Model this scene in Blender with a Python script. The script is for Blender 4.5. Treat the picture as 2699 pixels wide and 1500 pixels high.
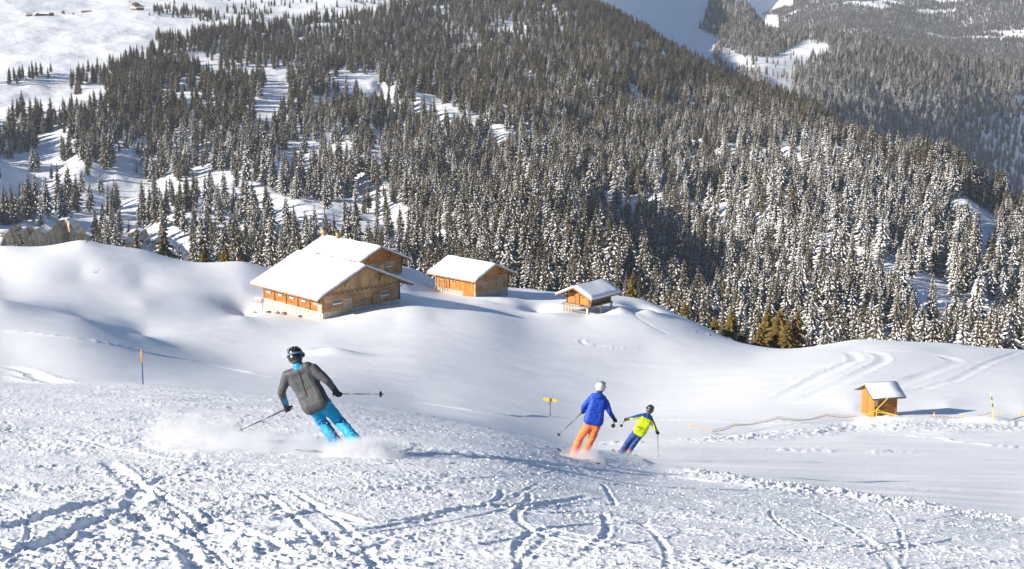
import bpy, bmesh, math, random
import numpy as np
from mathutils import Vector, Matrix
R = math.radians
for o in list(bpy.data.objects):
    bpy.data.objects.remove(o)
scene = bpy.context.scene
col = scene.collection

# ------------------------------------------------------------------ camera, sky, sun, exposure
PITCH = R(11.3)
FPX = 3900.0
cam_data = bpy.data.cameras.new('camera')
cam_data.sensor_width = 36.0
cam_data.lens = 36.0 * FPX / 2699.0
cam_data.clip_start = 0.1
cam_data.clip_end = 30000
cam = bpy.data.objects.new('camera', cam_data)
col.objects.link(cam)
cam.location = (0, 0, 0)
cam.rotation_euler = (R(90) - PITCH, 0, 0)
scene.camera = cam

SUN_AZ, SUN_EL = R(21), R(22)          # light travels towards +X, turned 21 degrees away from the viewer
SUN_DIR = Vector((math.cos(SUN_AZ) * math.cos(SUN_EL), math.sin(SUN_AZ) * math.cos(SUN_EL), -math.sin(SUN_EL)))
world = bpy.data.worlds.new('World')
scene.world = world
world.use_nodes = True
wn = world.node_tree
bg = wn.nodes['Background']
sky = wn.nodes.new('ShaderNodeTexSky')
sky.sky_type = 'NISHITA'
sky.sun_disc = False
sky.sun_elevation = SUN_EL
sky.sun_rotation = math.atan2(-SUN_DIR.x, -SUN_DIR.y)
sky.altitude = 1500
sky.air_density = 1.0
sky.dust_density = 0.1
sky.ozone_density = 3.0
sat = wn.nodes.new('ShaderNodeHueSaturation')          # deep winter blue overhead
sat.inputs['Saturation'].default_value = 1.3
wn.links.new(sky.outputs[0], sat.inputs['Color'])
wn.links.new(sat.outputs[0], bg.inputs[0])
bg.inputs[1].default_value = 0.05
sun_data = bpy.data.lights.new('sun', 'SUN')
sun_data.energy = 5.0
sun_data.angle = R(0.53)
sun_data.color = (1.0, 0.91, 0.79)
sun = bpy.data.objects.new('sun', sun_data)
col.objects.link(sun)
sun.rotation_euler = SUN_DIR.to_track_quat('-Z', 'Y').to_euler()
sun.location = (-50, -20, 60)
scene.view_settings.view_transform = 'Standard'
scene.view_settings.look = 'None'
scene.view_settings.exposure = 0.9
scene.view_settings.gamma = 1.0
scene.view_settings.use_curve_mapping = False
scene.cycles.use_denoising = True
try:
    scene.cycles.denoiser = 'OPENIMAGEDENOISE'
    scene.cycles.denoising_input_passes = 'RGB_ALBEDO_NORMAL'
except Exception:
    pass
scene.cycles.max_bounces = 12
scene.cycles.diffuse_bounces = 3
scene.cycles.volume_bounces = 10
scene.cycles.sample_clamp_indirect = 4
scene.cycles.volume_step_rate = 2.0

# ------------------------------------------------------------------ camera geometry (all pixel numbers are in a 2699 x 1500 frame)
CP, SP = math.cos(PITCH), math.sin(PITCH)
def pix_to_ks(px, py):
    """direction of a pixel as (X/Y, Z/Y)"""
    m = (750.0 - py) / FPX
    s = (m * CP - SP) / (CP + m * SP)
    k = (px - 1349.5) / FPX * (CP - s * SP)
    return k, s
def at(px, py, Y):
    k, s = pix_to_ks(px, py)
    return Vector((k * Y, Y, s * Y))
def proj(X, Y, Z):
    zc = Y * CP - Z * SP
    return 1349.5 + FPX * X / zc, 750 - FPX * (Y * SP + Z * CP) / zc
def ppm(p):
    """pixels per metre at a point"""
    return FPX / (p.y * CP - p.z * SP)

# ------------------------------------------------------------------ noise
def _hash(ix, iy, seed):
    h = (ix.astype(np.int64) * 374761393 + iy.astype(np.int64) * 668265263 + seed * 974634777) & 0xFFFFFFFF
    h = ((h ^ (h >> 13)) * 1274126177) & 0xFFFFFFFF
    h = h ^ (h >> 16)
    return (h & 0xFFFF).astype(np.float32) / 65535.0
def vnoise(x, y, seed=0):
    ix, iy = np.floor(x), np.floor(y)
    fx, fy = (x - ix).astype(np.float32), (y - iy).astype(np.float32)
    fx = fx ** 3 * (fx * (fx * 6 - 15) + 10); fy = fy ** 3 * (fy * (fy * 6 - 15) + 10)
    a, b = _hash(ix, iy, seed), _hash(ix + 1, iy, seed)
    c, d = _hash(ix, iy + 1, seed), _hash(ix + 1, iy + 1, seed)
    return (a + (b - a) * fx) * (1 - fy) + (c + (d - c) * fx) * fy - 0.5
def fbm(x, y, octaves=4, seed=0, gain=0.5):
    o, amp = 0, 1.0
    for i in range(octaves):
        o = o + amp * vnoise(x + 13.1 * i, y + 7.7 * i, seed + i)
        x, y = 2.03 * (0.8 * x + 0.6 * y), 2.03 * (0.8 * y - 0.6 * x)
        amp *= gain
    return o
def sstep(a, b, x):
    t = np.clip((x - a) / (b - a), 0, 1)
    return t * t * (3 - 2 * t)

def valley_relief(X, Y):
    """ribs and gullies of the hillside"""
    w = sstep(1950, 1500, Y + np.where(X < -150, 350, 0)) * sstep(450, 650, Y)
    return (9 + 0 * X) * fbm(X / 90, Y / 90, 5, 3) + w * (30 * fbm(X / 105 + Y / 500, Y / 300, 3, 33) + 6 * np.abs(fbm(X / 40, Y / 90, 3, 36))) \
        + sstep(640, 760, Y) * sstep(1150, 980, Y) * (24 * np.exp(-((X - 20) / 45) ** 2) - 16 * np.exp(-((X - 110) / 45) ** 2) + 12 * np.exp(-((X - 190) / 40) ** 2))
# ------------------------------------------------------------------ terrain: smooth surfaces through surveyed points
class Terrain:
    KS = 6.0
    def __init__(self, pts, smooth=1e-4, ks=6.0):
        self.KS = ks
        A = []
        for px, py, Y in pts:
            k, s = pix_to_ks(px, py)
            A.append((k * ks, math.log(Y), s))
        A = np.array(A)
        self.c = A[:, :2]
        n = len(A)
        K = self.kern(self.c) + smooth * np.eye(n)
        P = np.c_[np.ones(n), self.c]
        M = np.block([[K, P], [P.T, np.zeros((3, 3))]])
        w = np.linalg.solve(M, np.r_[A[:, 2], np.zeros(3)])
        self.w, self.a = w[:n], w[n:]
    def kern(self, q):
        d2 = (q[:, None, 0] - self.c[None, :, 0]) ** 2 + (q[:, None, 1] - self.c[None, :, 1]) ** 2
        return 0.5 * d2 * np.log(d2 + 1e-12)
    def z(self, X, Y):
        X = np.asarray(X, float).ravel(); Y = np.asarray(Y, float).ravel()
        q = np.c_[X / Y * self.KS, np.log(Y)]
        out = np.empty(len(q))
        for i in range(0, len(q), 20000):
            b = q[i:i + 20000]
            out[i:i + 20000] = self.kern(b) @ self.w + self.a[0] + b @ self.a[1:]
        return out * Y
    def z1(self, X, Y):
        return float(self.z([X], [Y])[0])
    def hit(self, px, py, y0, y1, n=400):
        """first point where the ray through a pixel meets the surface"""
        Y = np.geomspace(y0, y1, n)
        k, s = pix_to_ks(px, py)
        dz = s * Y - self.z(k * Y, Y)
        i = np.where(dz <= 0)[0]
        j = i[0] if len(i) else n - 1
        if 0 < j and len(i):
            t = dz[j - 1] / (dz[j - 1] - dz[j] + 1e-12)
            y = Y[j - 1] + (Y[j] - Y[j - 1]) * t
        else:
            y = Y[j]
        return Vector((k * y, y, s * y))

def prof(x, *pairs):
    return [(x, py, Y) for py, Y in pairs]
def rel(x, *pairs):
    return prof(x, *pairs)
NEAR = []
# ski slope in front, its convex edge, then the hidden dip and the powder slopes behind it
NEAR += prof(-700, (2062, 5), (1500, 10), (1250, 17), (1110, 27), (1020, 50), (1003, 66), (1000, 78), (900, 105), (740, 137), (735, 163), (725, 205), (690, 235), (652, 262), (780, 330), (1000, 470))
NEAR += prof(0, (2062, 5), (1500, 10), (1350, 13.1), (1250, 16.8), (1190, 20), (1150, 23), (1100, 28.6), (1050, 38), (1021, 52), (1010, 66), (1003, 78), (900, 108), (796, 137), (790, 168), (765, 196), (710, 225), (650, 258), (665, 280), (800, 340), (1000, 470))
NEAR += prof(215, (838, 137), (835, 165), (780, 194), (710, 225), (635, 258), (650, 280), (800, 340))
NEAR += prof(377, (1500, 10), (1250, 16.8), (1190, 20), (1100, 28.6), (1050, 39), (1024, 54), (1013, 66), (1006, 80), (960, 100), (910, 122), (884, 140), (880, 163), (800, 192), (735, 222), (659, 262), (680, 290), (830, 345), (1020, 470))
NEAR += prof(640, (1500, 10), (1250, 16.8), (1190, 20), (1108, 28.6), (1062, 38), (1040, 50), (1033, 62), (1028, 78), (992, 105), (962, 125), (930, 142), (880, 168), (832, 196), (835, 202), (760, 225), (690, 262), (710, 290), (850, 345))
NEAR += prof(850, (1500, 10), (1350, 13.1), (1250, 16.8), (1195, 20.2), (1120, 28), (1078, 37), (1056, 50), (1050, 62), (1045, 80), (1000, 110), (940, 138), (890, 165), (846, 196), (800, 220), (745, 245), (715, 262), (860, 345))
NEAR += prof(1100, (2080, 5), (1500, 10), (1300, 14.9), (1200, 20.5), (1140, 28), (1106, 38), (1091, 48), (1090, 60), (1082, 80), (1045, 105), (960, 135), (890, 165), (832, 192), (799, 207), (784, 217), (768, 230), (748, 241), (728, 250), (714, 259), (850, 340), (1040, 470))
NEAR += prof(1040, (840, 190), (797, 208), (770, 220), (742, 234), (716, 246), (702, 259), (850, 340))
NEAR += prof(1150, (833, 194), (801, 210), (787, 224), (767, 241), (753, 251), (741, 261), (860, 340))
NEAR += prof(1235, (811, 211), (795, 226), (777, 240), (762, 251), (750, 261), (870, 345))
NEAR += prof(1300, (1500, 10), (1310, 14.9), (1215, 20.5), (1165, 28), (1136, 38), (1130, 48), (1128, 62), (1105, 80), (1065, 105), (980, 138), (874, 182), (820, 211), (800, 227), (783, 238), (765, 247), (752, 259), (768, 280), (890, 340))
NEAR += prof(1400, (880, 190), (820, 222), (797, 234), (783, 243), (770, 253), (763, 262), (785, 285))
NEAR += prof(1540, (2080, 5), (1500, 10), (1400, 12.6), (1310, 16.5), (1246, 23), (1211, 30), (1184, 38), (1183, 48), (1178, 65), (1140, 85), (1095, 108), (1010, 140), (920, 178), (860, 206), (826, 223), (800, 233), (783, 245), (773, 260), (795, 290), (920, 350))
NEAR += prof(1700, (1500, 10), (1400, 13), (1310, 18), (1262, 26), (1232, 34), (1204, 42), (1183, 55), (1172, 68), (1140, 88), (1100, 108), (1000, 148), (915, 185), (860, 208), (830, 226), (805, 242), (791, 262), (840, 305), (960, 370))
NEAR += prof(1860, (880, 215), (862, 240), (880, 265), (1000, 330))
NEAR += prof(1990, (2080, 5), (1500, 10.3), (1400, 13.6), (1330, 18.5), (1290, 24), (1246, 34), (1200, 50), (1160, 72), (1128, 92), (1085, 106), (1000, 138), (935, 182), (911, 212), (930, 240), (1030, 300), (1120, 420))
NEAR += prof(2250, (1500, 10.7), (1400, 14.7), (1350, 18.5), (1305, 25), (1255, 35), (1200, 51), (1150, 75), (1124, 95), (1108, 99.3), (1077, 104.5), (1046, 112), (1000, 128), (958, 150), (920, 184), (896, 215), (915, 245), (1000, 300))
NEAR += prof(2500, (1500, 11), (1400, 15.5), (1360, 19), (1310, 26), (1250, 37), (1190, 55), (1140, 78), (1113, 96), (1100, 99.5), (1074, 104.5), (1045, 113), (1000, 129), (955, 155), (925, 186), (905, 214), (925, 245), (1010, 300))
NEAR += prof(2699, (2100, 5), (1500, 11), (1420, 15), (1380, 19), (1320, 26), (1250, 38), (1180, 58), (1135, 80), (1112, 98), (1078, 104), (1045, 113), (1000, 130), (960, 160), (938, 190), (924, 212), (945, 245), (1030, 300), (1130, 420))
NEAR += prof(3400, (2100, 5), (1500, 11), (1320, 26), (1180, 58), (1108, 100), (1000, 152), (925, 215), (1030, 300))
NEAR += prof(1500, (1060, 470)) + prof(2300, (1100, 420)) + prof(700, (1020, 470))

VALLEY = []
VALLEY += prof(-700, (900, 400), (720, 620), (600, 1000), (400, 1280), (250, 1520), (100, 1850), (-20, 2250), (-90, 2700), (-40, 3300))
VALLEY += prof(0, (900, 400), (760, 600), (655, 800), (600, 1000), (500, 1120), (400, 1280), (300, 1430), (200, 1620), (100, 1850), (0, 2200), (-60, 2700), (0, 3300))
VALLEY += prof(380, (940, 400), (780, 600), (680, 820), (610, 960), (500, 1120), (400, 1280), (280, 1450), (180, 1680), (90, 1900), (0, 2250), (-60, 2700), (0, 3300))
VALLEY += prof(800, (960, 420), (820, 600), (720, 780), (640, 900), (520, 1080), (400, 1290), (280, 1480), (160, 1780), (60, 2050), (-30, 2450), (-80, 2800), (0, 3400))
VALLEY += prof(1200, (980, 430), (850, 600), (760, 760), (640, 940), (500, 1140), (400, 1310), (300, 1480), (180, 1780), (60, 2120), (-60, 2550), (-150, 3000), (-50, 3500))
VALLEY += prof(1500, (1000, 440), (880, 620), (770, 820), (640, 980), (500, 1160), (400, 1320), (280, 1540), (160, 1850), (60, 2120), (-10, 2400), (-30, 2600), (60, 3200))
VALLEY += prof(1600, (760, 830), (500, 1165), (280, 1560), (140, 1880), (60, 2180), (36, 2350), (100, 2800))
VALLEY += prof(1700, (1010, 450), (880, 640), (760, 840), (640, 980), (500, 1170), (360, 1420), (240, 1660), (150, 1930), (95, 2150), (84, 2250), (150, 2600), (300, 3400))
VALLEY += prof(1850, (1010, 450), (880, 650), (760, 820), (620, 980), (500, 1160), (360, 1400), (250, 1700), (172, 1990), (185, 2120), (300, 2700))
VALLEY += prof(2000, (1020, 450), (880, 650), (760, 800), (650, 930), (500, 1130), (380, 1340), (290, 1600), (252, 1760), (270, 1900), (400, 2500))
VALLEY += prof(2150, (1020, 450), (890, 650), (760, 800), (640, 930), (500, 1110), (390, 1300), (325, 1480), (310, 1580), (335, 1720), (470, 2300))
VALLEY += prof(2300, (1030, 440), (900, 640), (770, 790), (650, 910), (520, 1060), (430, 1220), (398, 1340), (425, 1470), (560, 2000))
VALLEY += prof(2500, (1030, 440), (900, 640), (780, 770), (680, 870), (570, 990), (495, 1100), (470, 1190), (500, 1300), (650, 1700))
VALLEY += prof(2699, (1030, 440), (900, 640), (790, 760), (700, 850), (620, 940), (575, 1020), (590, 1130), (700, 1400))
VALLEY += prof(3400, (1030, 440), (900, 640), (800, 750), (760, 850), (790, 1000), (900, 1300))

FAR = []
FAR += prof(1250, (-150, 2700), (-420, 3300), (-560, 3900), (-560, 4800), (-300, 6000))
FAR += prof(1500, (60, 2500), (-150, 2950), (-200, 3220), (-260, 3700), (-280, 4400), (0, 6000))
FAR += prof(1650, (200, 2300), (10, 3100), (-60, 3600), (-100, 4400))
FAR += prof(1780, (320, 2100), (110, 2850), (20, 3400), (-50, 4000), (-60, 4600), (100, 6000))
FAR += prof(1900, (400, 1950), (200, 2500), (130, 2800), (70, 3200), (10, 3600), (-60, 4100), (50, 5000))
FAR += prof(1970, (400, 1750), (240, 2000), (205, 2150), (140, 2700), (100, 2980), (60, 3200), (28, 3380), (80, 3700), (260, 5000))
FAR += prof(2040, (430, 1750), (275, 1930), (225, 2150), (170, 2450), (125, 2850), (92, 3100), (120, 3400), (300, 5000))
FAR += prof(2150, (480, 1780), (325, 1930), (260, 2080), (200, 2350), (140, 2680), (112, 2850), (100, 2980), (140, 3300), (330, 5000))
FAR += prof(2300, (560, 1820), (410, 1960), (330, 2080), (260, 2280), (200, 2450), (120, 2850), (117, 2950), (170, 3300), (370, 5000))
FAR += prof(2500, (680, 1900), (505, 2110), (425, 2200), (330, 2310), (250, 2460), (165, 2700), (158, 2800), (220, 3200), (430, 5000))
FAR += prof(2699, (800, 1950), (600, 2300), (520, 2370), (420, 2440), (320, 2520), (235, 2610), (203, 2680), (200, 2760), (260, 3150), (460, 5000))
FAR += prof(3400, (1000, 2200), (820, 2350), (600, 2450), (450, 2550), (330, 2650), (350, 3000), (500, 5000))

MOUNT = []
MOUNT += prof(1200, (-100, 5600), (-300, 7000), (-500, 9000), (-400, 11000))
MOUNT += prof(1800, (-150, 8200), (-250, 9500))
MOUNT += prof(1900, (200, 5400), (60, 6500), (-50, 8200), (-90, 9000), (-140, 10500), (-100, 12000))
MOUNT += prof(1985, (200, 5200), (110, 6000), (70, 7000), (30, 8200), (-60, 9500), (0, 12000))
MOUNT += prof(2080, (260, 4800), (130, 5600), (75, 6000), (20, 6600), (-20, 7200), (-60, 9000))
MOUNT += prof(2300, (300, 4600), (160, 5000), (60, 5600), (-40, 6300), (-150, 7200), (-200, 9500), (0, 12000))
MOUNT += prof(2500, (320, 4500), (200, 4850), (80, 5500), (-20, 6100), (-130, 6800), (-250, 8000), (0, 12000))
MOUNT += prof(2699, (380, 4300), (240, 4700), (120, 5200), (20, 5700), (-90, 6300), (-300, 8000), (0, 12000))
MOUNT += prof(3400, (420, 4300), (270, 4700), (120, 5300), (-20, 6000), (-350, 8000), (0, 12000))

near_t, valley_t, far_t, mount_t = Terrain(NEAR), Terrain(VALLEY), Terrain(FAR), Terrain(MOUNT)

def grid_mesh(name, X, Y, Z, mat, smooth=True):
    """X, Y, Z arrays of shape (rows, cols)"""
    n, m = X.shape
    me = bpy.data.meshes.new(name)
    co = np.stack([X, Y, Z], -1).reshape(-1, 3).astype(np.float32)
    i = np.arange((n - 1) * (m - 1))
    r, c = i // (m - 1), i % (m - 1)
    v0 = r * m + c
    f = np.stack([v0, v0 + 1, v0 + m + 1, v0 + m], -1).astype(np.int32)
    me.vertices.add(len(co)); me.vertices.foreach_set('co', co.ravel())
    me.loops.add(f.size); me.loops.foreach_set('vertex_index', f.ravel())
    me.polygons.add(len(f))
    me.polygons.foreach_set('loop_start', np.arange(0, f.size, 4, dtype=np.int32))
    me.polygons.foreach_set('use_smooth', np.full(len(f), smooth))
    me.update(calc_edges=True)
    me.validate()
    me.materials.append(mat)
    o = bpy.data.objects.new(name, me)
    col.objects.link(o)
    return o

# ------------------------------------------------------------------ materials
def mat_new(name):
    m = bpy.data.materials.new(name)
    m.use_nodes = True
    return m, m.node_tree.nodes, m.node_tree.links, m.node_tree.nodes['Principled BSDF']
def plain(name, colr, rough=0.6, metal=0.0, spec=0.5):
    m, n, l, b = mat_new(name)
    b.inputs['Base Color'].default_value = (*colr, 1)
    b.inputs['Roughness'].default_value = rough
    b.inputs['Metallic'].default_value = metal
    b.inputs['Specular IOR Level'].default_value = spec
    return m
def add_bump(n, l, b, scale, strength, dist, detail=6, coord='Object', vec_scale=None, kind='noise'):
    tc = n.new('ShaderNodeTexCoord')
    src = tc.outputs[coord]
    if vec_scale:
        mp = n.new('ShaderNodeMapping'); mp.inputs['Scale'].default_value = vec_scale
        l.new(src, mp.inputs[0]); src = mp.outputs[0]
    nz = n.new('ShaderNodeTexNoise')
    nz.inputs['Scale'].default_value = scale
    nz.inputs['Detail'].default_value = detail
    l.new(src, nz.inputs['Vector'])
    bp = n.new('ShaderNodeBump')
    bp.inputs['Strength'].default_value = strength
    bp.inputs['Distance'].default_value = dist
    l.new(nz.outputs[0], bp.inputs['Height'])
    l.new(bp.outputs[0], b.inputs['Normal'])
    return nz
def snow_mat(name='snow', scale=26, strength=0.7, dist=0.02):
    m, n, l, b = mat_new(name)
    b.inputs['Base Color'].default_value = (0.86, 0.88, 0.91, 1)
    b.inputs['Roughness'].default_value = 0.55
    b.inputs['Specular IOR Level'].default_value = 0.25
    add_bump(n, l, b, scale, strength, dist, 5)
    return m
M_SNOW = snow_mat('piste_snow')
M_ROOF_SNOW = snow_mat('roof_snow', 3, 0.3, 0.03)
def far_snow_mat(name, tree_col=None):
    m, n, l, b = mat_new(name)
    b.inputs['Roughness'].default_value = 0.7
    b.inputs['Specular IOR Level'].default_value = 0.1
    b.inputs['Base Color'].default_value = (0.86, 0.88, 0.91, 1)
    add_bump(n, l, b, 0.08, 0.5, 3.0, 5)
    return m
M_FAR_SNOW = far_snow_mat('hillside_snow')
# ------------------------------------------------------------------ foreground snow slope
def tracks_px():
    """grooves in the snow: (width m, depth m, ridge m, points as pixels of the photo on the ground)"""
    return TRACKS_AND_SHADOW
TRACKS_AND_SHADOW = [
    (0.34, 0.10, 0.06, [(-60, 1412), (60, 1380), (200, 1340), (330, 1318), (420, 1300)]),
    (0.30, 0.09, 0.07, [(-60, 1490), (90, 1440), (230, 1385), (340, 1345), (370, 1300), (340, 1270), (280, 1210)]),
    (0.22, 0.08, 0.05, [(345, 1345), (400, 1395), (470, 1430), (520, 1500), (560, 1560)]),
    (0.16, 0.06, 0.04, [(330, 1250), (400, 1300), (470, 1340), (560, 1400), (690, 1420), (800, 1500)]),
    (0.18, 0.06, 0.04, [(300, 1330), (380, 1290), (450, 1250), (530, 1235)]),
    (0.2, 0.06, 0.05, [(560, 1370), (720, 1368), (850, 1345), (960, 1375), (1100, 1362), (1250, 1335), (1400, 1330), (1560, 1310)]),
    (0.14, 0.05, 0.03, [(640, 1400), (680, 1440), (700, 1510)]),
    (0.12, 0.05, 0.02, [(1395, 1520), (1362, 1470), (1372, 1430), (1420, 1402), (1520, 1385), (1640, 1378), (1760, 1378), (1900, 1385)]),
    (0.10, 0.045, 0.02, [(1690, 1375), (1735, 1415), (1758, 1460), (1752, 1520)]),
    (0.10, 0.05, 0.02, [(1585, 1275), (1605, 1300), (1620, 1335)]),
    (0.10, 0.04, 0.02, [(1350, 1310), (1400, 1285), (1420, 1275)]),
    (0.12, 0.05, 0.03, [(870, 1500), (1000, 1440), (1120, 1410), (1250, 1370)]),
    (0.12, 0.04, 0.03, [(1250, 1495), (1450, 1470), (1650, 1440), (1820, 1400)]),
    (0.10, 0.035, 0.02, [(2050, 1290), (2180, 1310), (2300, 1345), (2460, 1370), (2560, 1395)]),
    (0.08, 0.03, 0.02, [(2300, 1310), (2350, 1360), (2380, 1430), (2375, 1500)]),
    (0.08, 0.03, 0.02, [(2380, 1380), (2480, 1368), (2600, 1345)]),
    (0.08, 0.03, 0.02, [(2280, 1470), (2330, 1450), (2400, 1430)]),
    (0.12, 0.03, 0.02, [(2100, 1330), (2250, 1400), (2340, 1480), (2380, 1560)]),
    (0.40, 0.16, 0.03, [(980, 1192), (1150, 1202), (1400, 1218), (1600, 1240), (1760, 1255), (1900, 1272)]),  # deep groove shaped to stand in for a long cast shadow
    (0.16, 0.05, 0.04, [(200, 1160), (420, 1205), (640, 1220), (900, 1232), (1100, 1222)]),
    (0.12, 0.04, 0.03, [(60, 1250), (160, 1235), (240, 1238)]),
    (0.10, 0.03, 0.02, [(640, 1083), (720, 1062), (830, 1058), (950, 1075)]),
    (0.10, 0.03, 0.02, [(300, 1070), (380, 1090), (460, 1100)]),
    (0.10, 0.03, 0.02, [(1350, 1520), (1420, 1440), (1500, 1400)]),
    (0.12, 0.04, 0.03, [(1500, 1500), (1560, 1450), (1600, 1400), (1590, 1340)]),
    (0.10, 0.03, 0.02, [(1900, 1500), (1950, 1470), (2010, 1450)]),
]
# faint lines far out on the powder and the groomed run: width, depth, ridge, points, y-range for the ray
FAR_TRACKS = [
    (0.35, -0.13, 0.0, [(-60, 868), (60, 876), (200, 893), (377, 925), (560, 960), (740, 1000)], 75, 190),
    (0.35, -0.10, 0.0, [(960, 1040), (1100, 1060), (1300, 1092), (1440, 1097), (1600, 1103), (1780, 1106), (1950, 1112), (2150, 1122), (2240, 1128)], 70, 150),
    (1.3, 0.13, 0.05, [(2470, 1010), (2370, 1020), (2430, 990), (2500, 965), (2520, 955), (2480, 940), (2400, 930), (2250, 925)], 100, 215),
    (1.1, 0.08, 0.04, [(2080, 1030), (2150, 1000), (2230, 960), (2255, 950), (2240, 930), (2190, 925)], 100, 215),
    (1.1, 0.08, 0.04, [(2100, 1060), (2210, 1010), (2290, 970), (2325, 955), (2320, 935), (2260, 925)], 100, 215),
    (1.0, 0.06, 0.04, [(2030, 1060), (2120, 1010), (2200, 965)], 100, 215),
    (1.2, -0.18, 0.0, [(2400, 935), (2560, 947), (2699, 955), (2800, 960)], 120, 212),
    (0.8, 0.05, 0.03, [(2699, 920), (2550, 985), (2480, 1010), (2390, 1035)], 100, 212),
    (0.25, -0.06, 0.0, [(2380, 1147), (2500, 1160), (2620, 1175), (2760, 1185)], 50, 90),
    (0.9, 0.12, 0.1, [(-60, 980), (60, 990), (130, 1005), (180, 1012)], 68, 120),
    (0.7, 0.15, 0.08, [(-60, 958), (60, 975), (170, 1008)], 68, 120),
    (0.6, 0.10, 0.08, [(1535, 890), (1540, 905), (1620, 915), (1760, 920)], 120, 235),
    (0.5, 0.10, 0.05, [(1650, 812), (1700, 850), (1760, 880), (1800, 890)], 120, 262),
]
def random_arcs():
    """long shallow edge marks left by many skiers: gentle arcs that cross one another"""
    rs = np.random.RandomState(12)
    out = []
    for i in range(46):
        y0 = rs.uniform(8.5, 30) if i % 3 else rs.uniform(8.5, 16)
        x0 = rs.uniform(-.42, .42) * y0
        a = rs.choice([rs.uniform(-.5, .6), rs.uniform(1.0, 2.1)], p=[.65, .35]); curv = rs.uniform(-.16, .16)
        L = rs.uniform(4, 11); n = 9
        pts, x, y = [], x0 - math.cos(a) * L / 2, y0 - math.sin(a) * L / 2
        for k in range(n):
            pts.append(Vector((x, max(y, 6.5), 0))); x += math.cos(a) * L / n; y += math.sin(a) * L / n; a += curv * L / n * 1.2
        w, dp = rs.uniform(.07, .13), rs.uniform(.025, .05)
        out.append((w, dp, .03, pts))
        if rs.rand() < .45:                                  # the other ski
            out.append((w, dp * .8, .03, [p + Vector((-math.sin(a) * .32, math.cos(a) * .32, 0)) for p in pts]))
    return out
def carve(X, Y, Z, w, depth, ridge, pts, wob, terr):
    """lower the snow along a polyline and heap a little on both sides"""
    P = [(p.x, p.y) for p in pts]
    # smooth the polyline
    Q = []
    for i in range(len(P) - 1):
        p0 = P[max(i - 1, 0)]; p1 = P[i]; p2 = P[i + 1]; p3 = P[min(i + 2, len(P) - 1)]
        for t in np.linspace(0, 1, 4, endpoint=False):
            Q.append(tuple(0.5 * ((2 * p1[a]) + (p2[a] - p0[a]) * t + (2 * p0[a] - 5 * p1[a] + 4 * p2[a] - p3[a]) * t * t + (3 * p1[a] - p0[a] - 3 * p2[a] + p3[a]) * t ** 3) for a in (0, 1)))
    Q.append(P[-1])
    Q = np.array(Q)
    if Q[0, 1] < 60: w = w * .55
    m = w * 3
    box = (X > Q[:, 0].min() - m) & (X < Q[:, 0].max() + m) & (Y > Q[:, 1].min() - m) & (Y < Q[:, 1].max() + m)
    idx = np.where(box)[0]
    if not len(idx):
        return
    x, y = X[idx], Y[idx]
    best = np.full(len(idx), 1e9)
    for a, b in zip(Q[:-1], Q[1:]):
        d = b - a; L2 = d @ d + 1e-9
        t = np.clip(((x - a[0]) * d[0] + (y - a[1]) * d[1]) / L2, 0, 1)
        best = np.minimum(best, np.hypot(x - a[0] - t * d[0], y - a[1] - t * d[1]))
    depth, ridge = (depth * .45, ridge * .35) if depth > 0 and Q[0, 1] < 60 else (depth, ridge)
    fade = np.minimum(1, 0.55 + 1.1 * vnoise(x / (w * 9), y / (w * 9), 77) + 0.25)
    u = best / (w * 0.5) + 0.35 * vnoise(x / w * 2, y / w * 2, 5)
    g = np.exp(-np.clip(u, 0, 9) ** (4 if Y[idx[0]] < 60 else 2) * 0.7)
    rg = np.exp(-((u - 1.75) / 0.6) ** 2) * (0.7 + 1.2 * vnoise(x / .05, y / .06, 9))
    d0 = np.hypot(x - Q[0, 0], y - Q[0, 1]); d1 = np.hypot(x - Q[-1, 0], y - Q[-1, 1])
    fade = fade * np.clip(np.minimum(d0, d1) / (w * 6), 0, 1)
    Z[idx] += fade * (-depth * g + ridge * rg)

def rough_mask(px, py, Y):
    """1 where the run is skied up, 0 on groomed snow and powder"""
    edge = np.interp(px, [-1200, 0, 900, 1100, 1300, 1500, 1640, 1720, 1850, 2000, 2250, 2450, 2699, 3500],
                         [900, 900, 900, 900, 900, 900, 1170, 1222, 1240, 1268, 1300, 1330, 1368, 1450])
    r = sstep(-6, 10, py - edge)
    return r * (1 - sstep(58, 74, Y))

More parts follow.
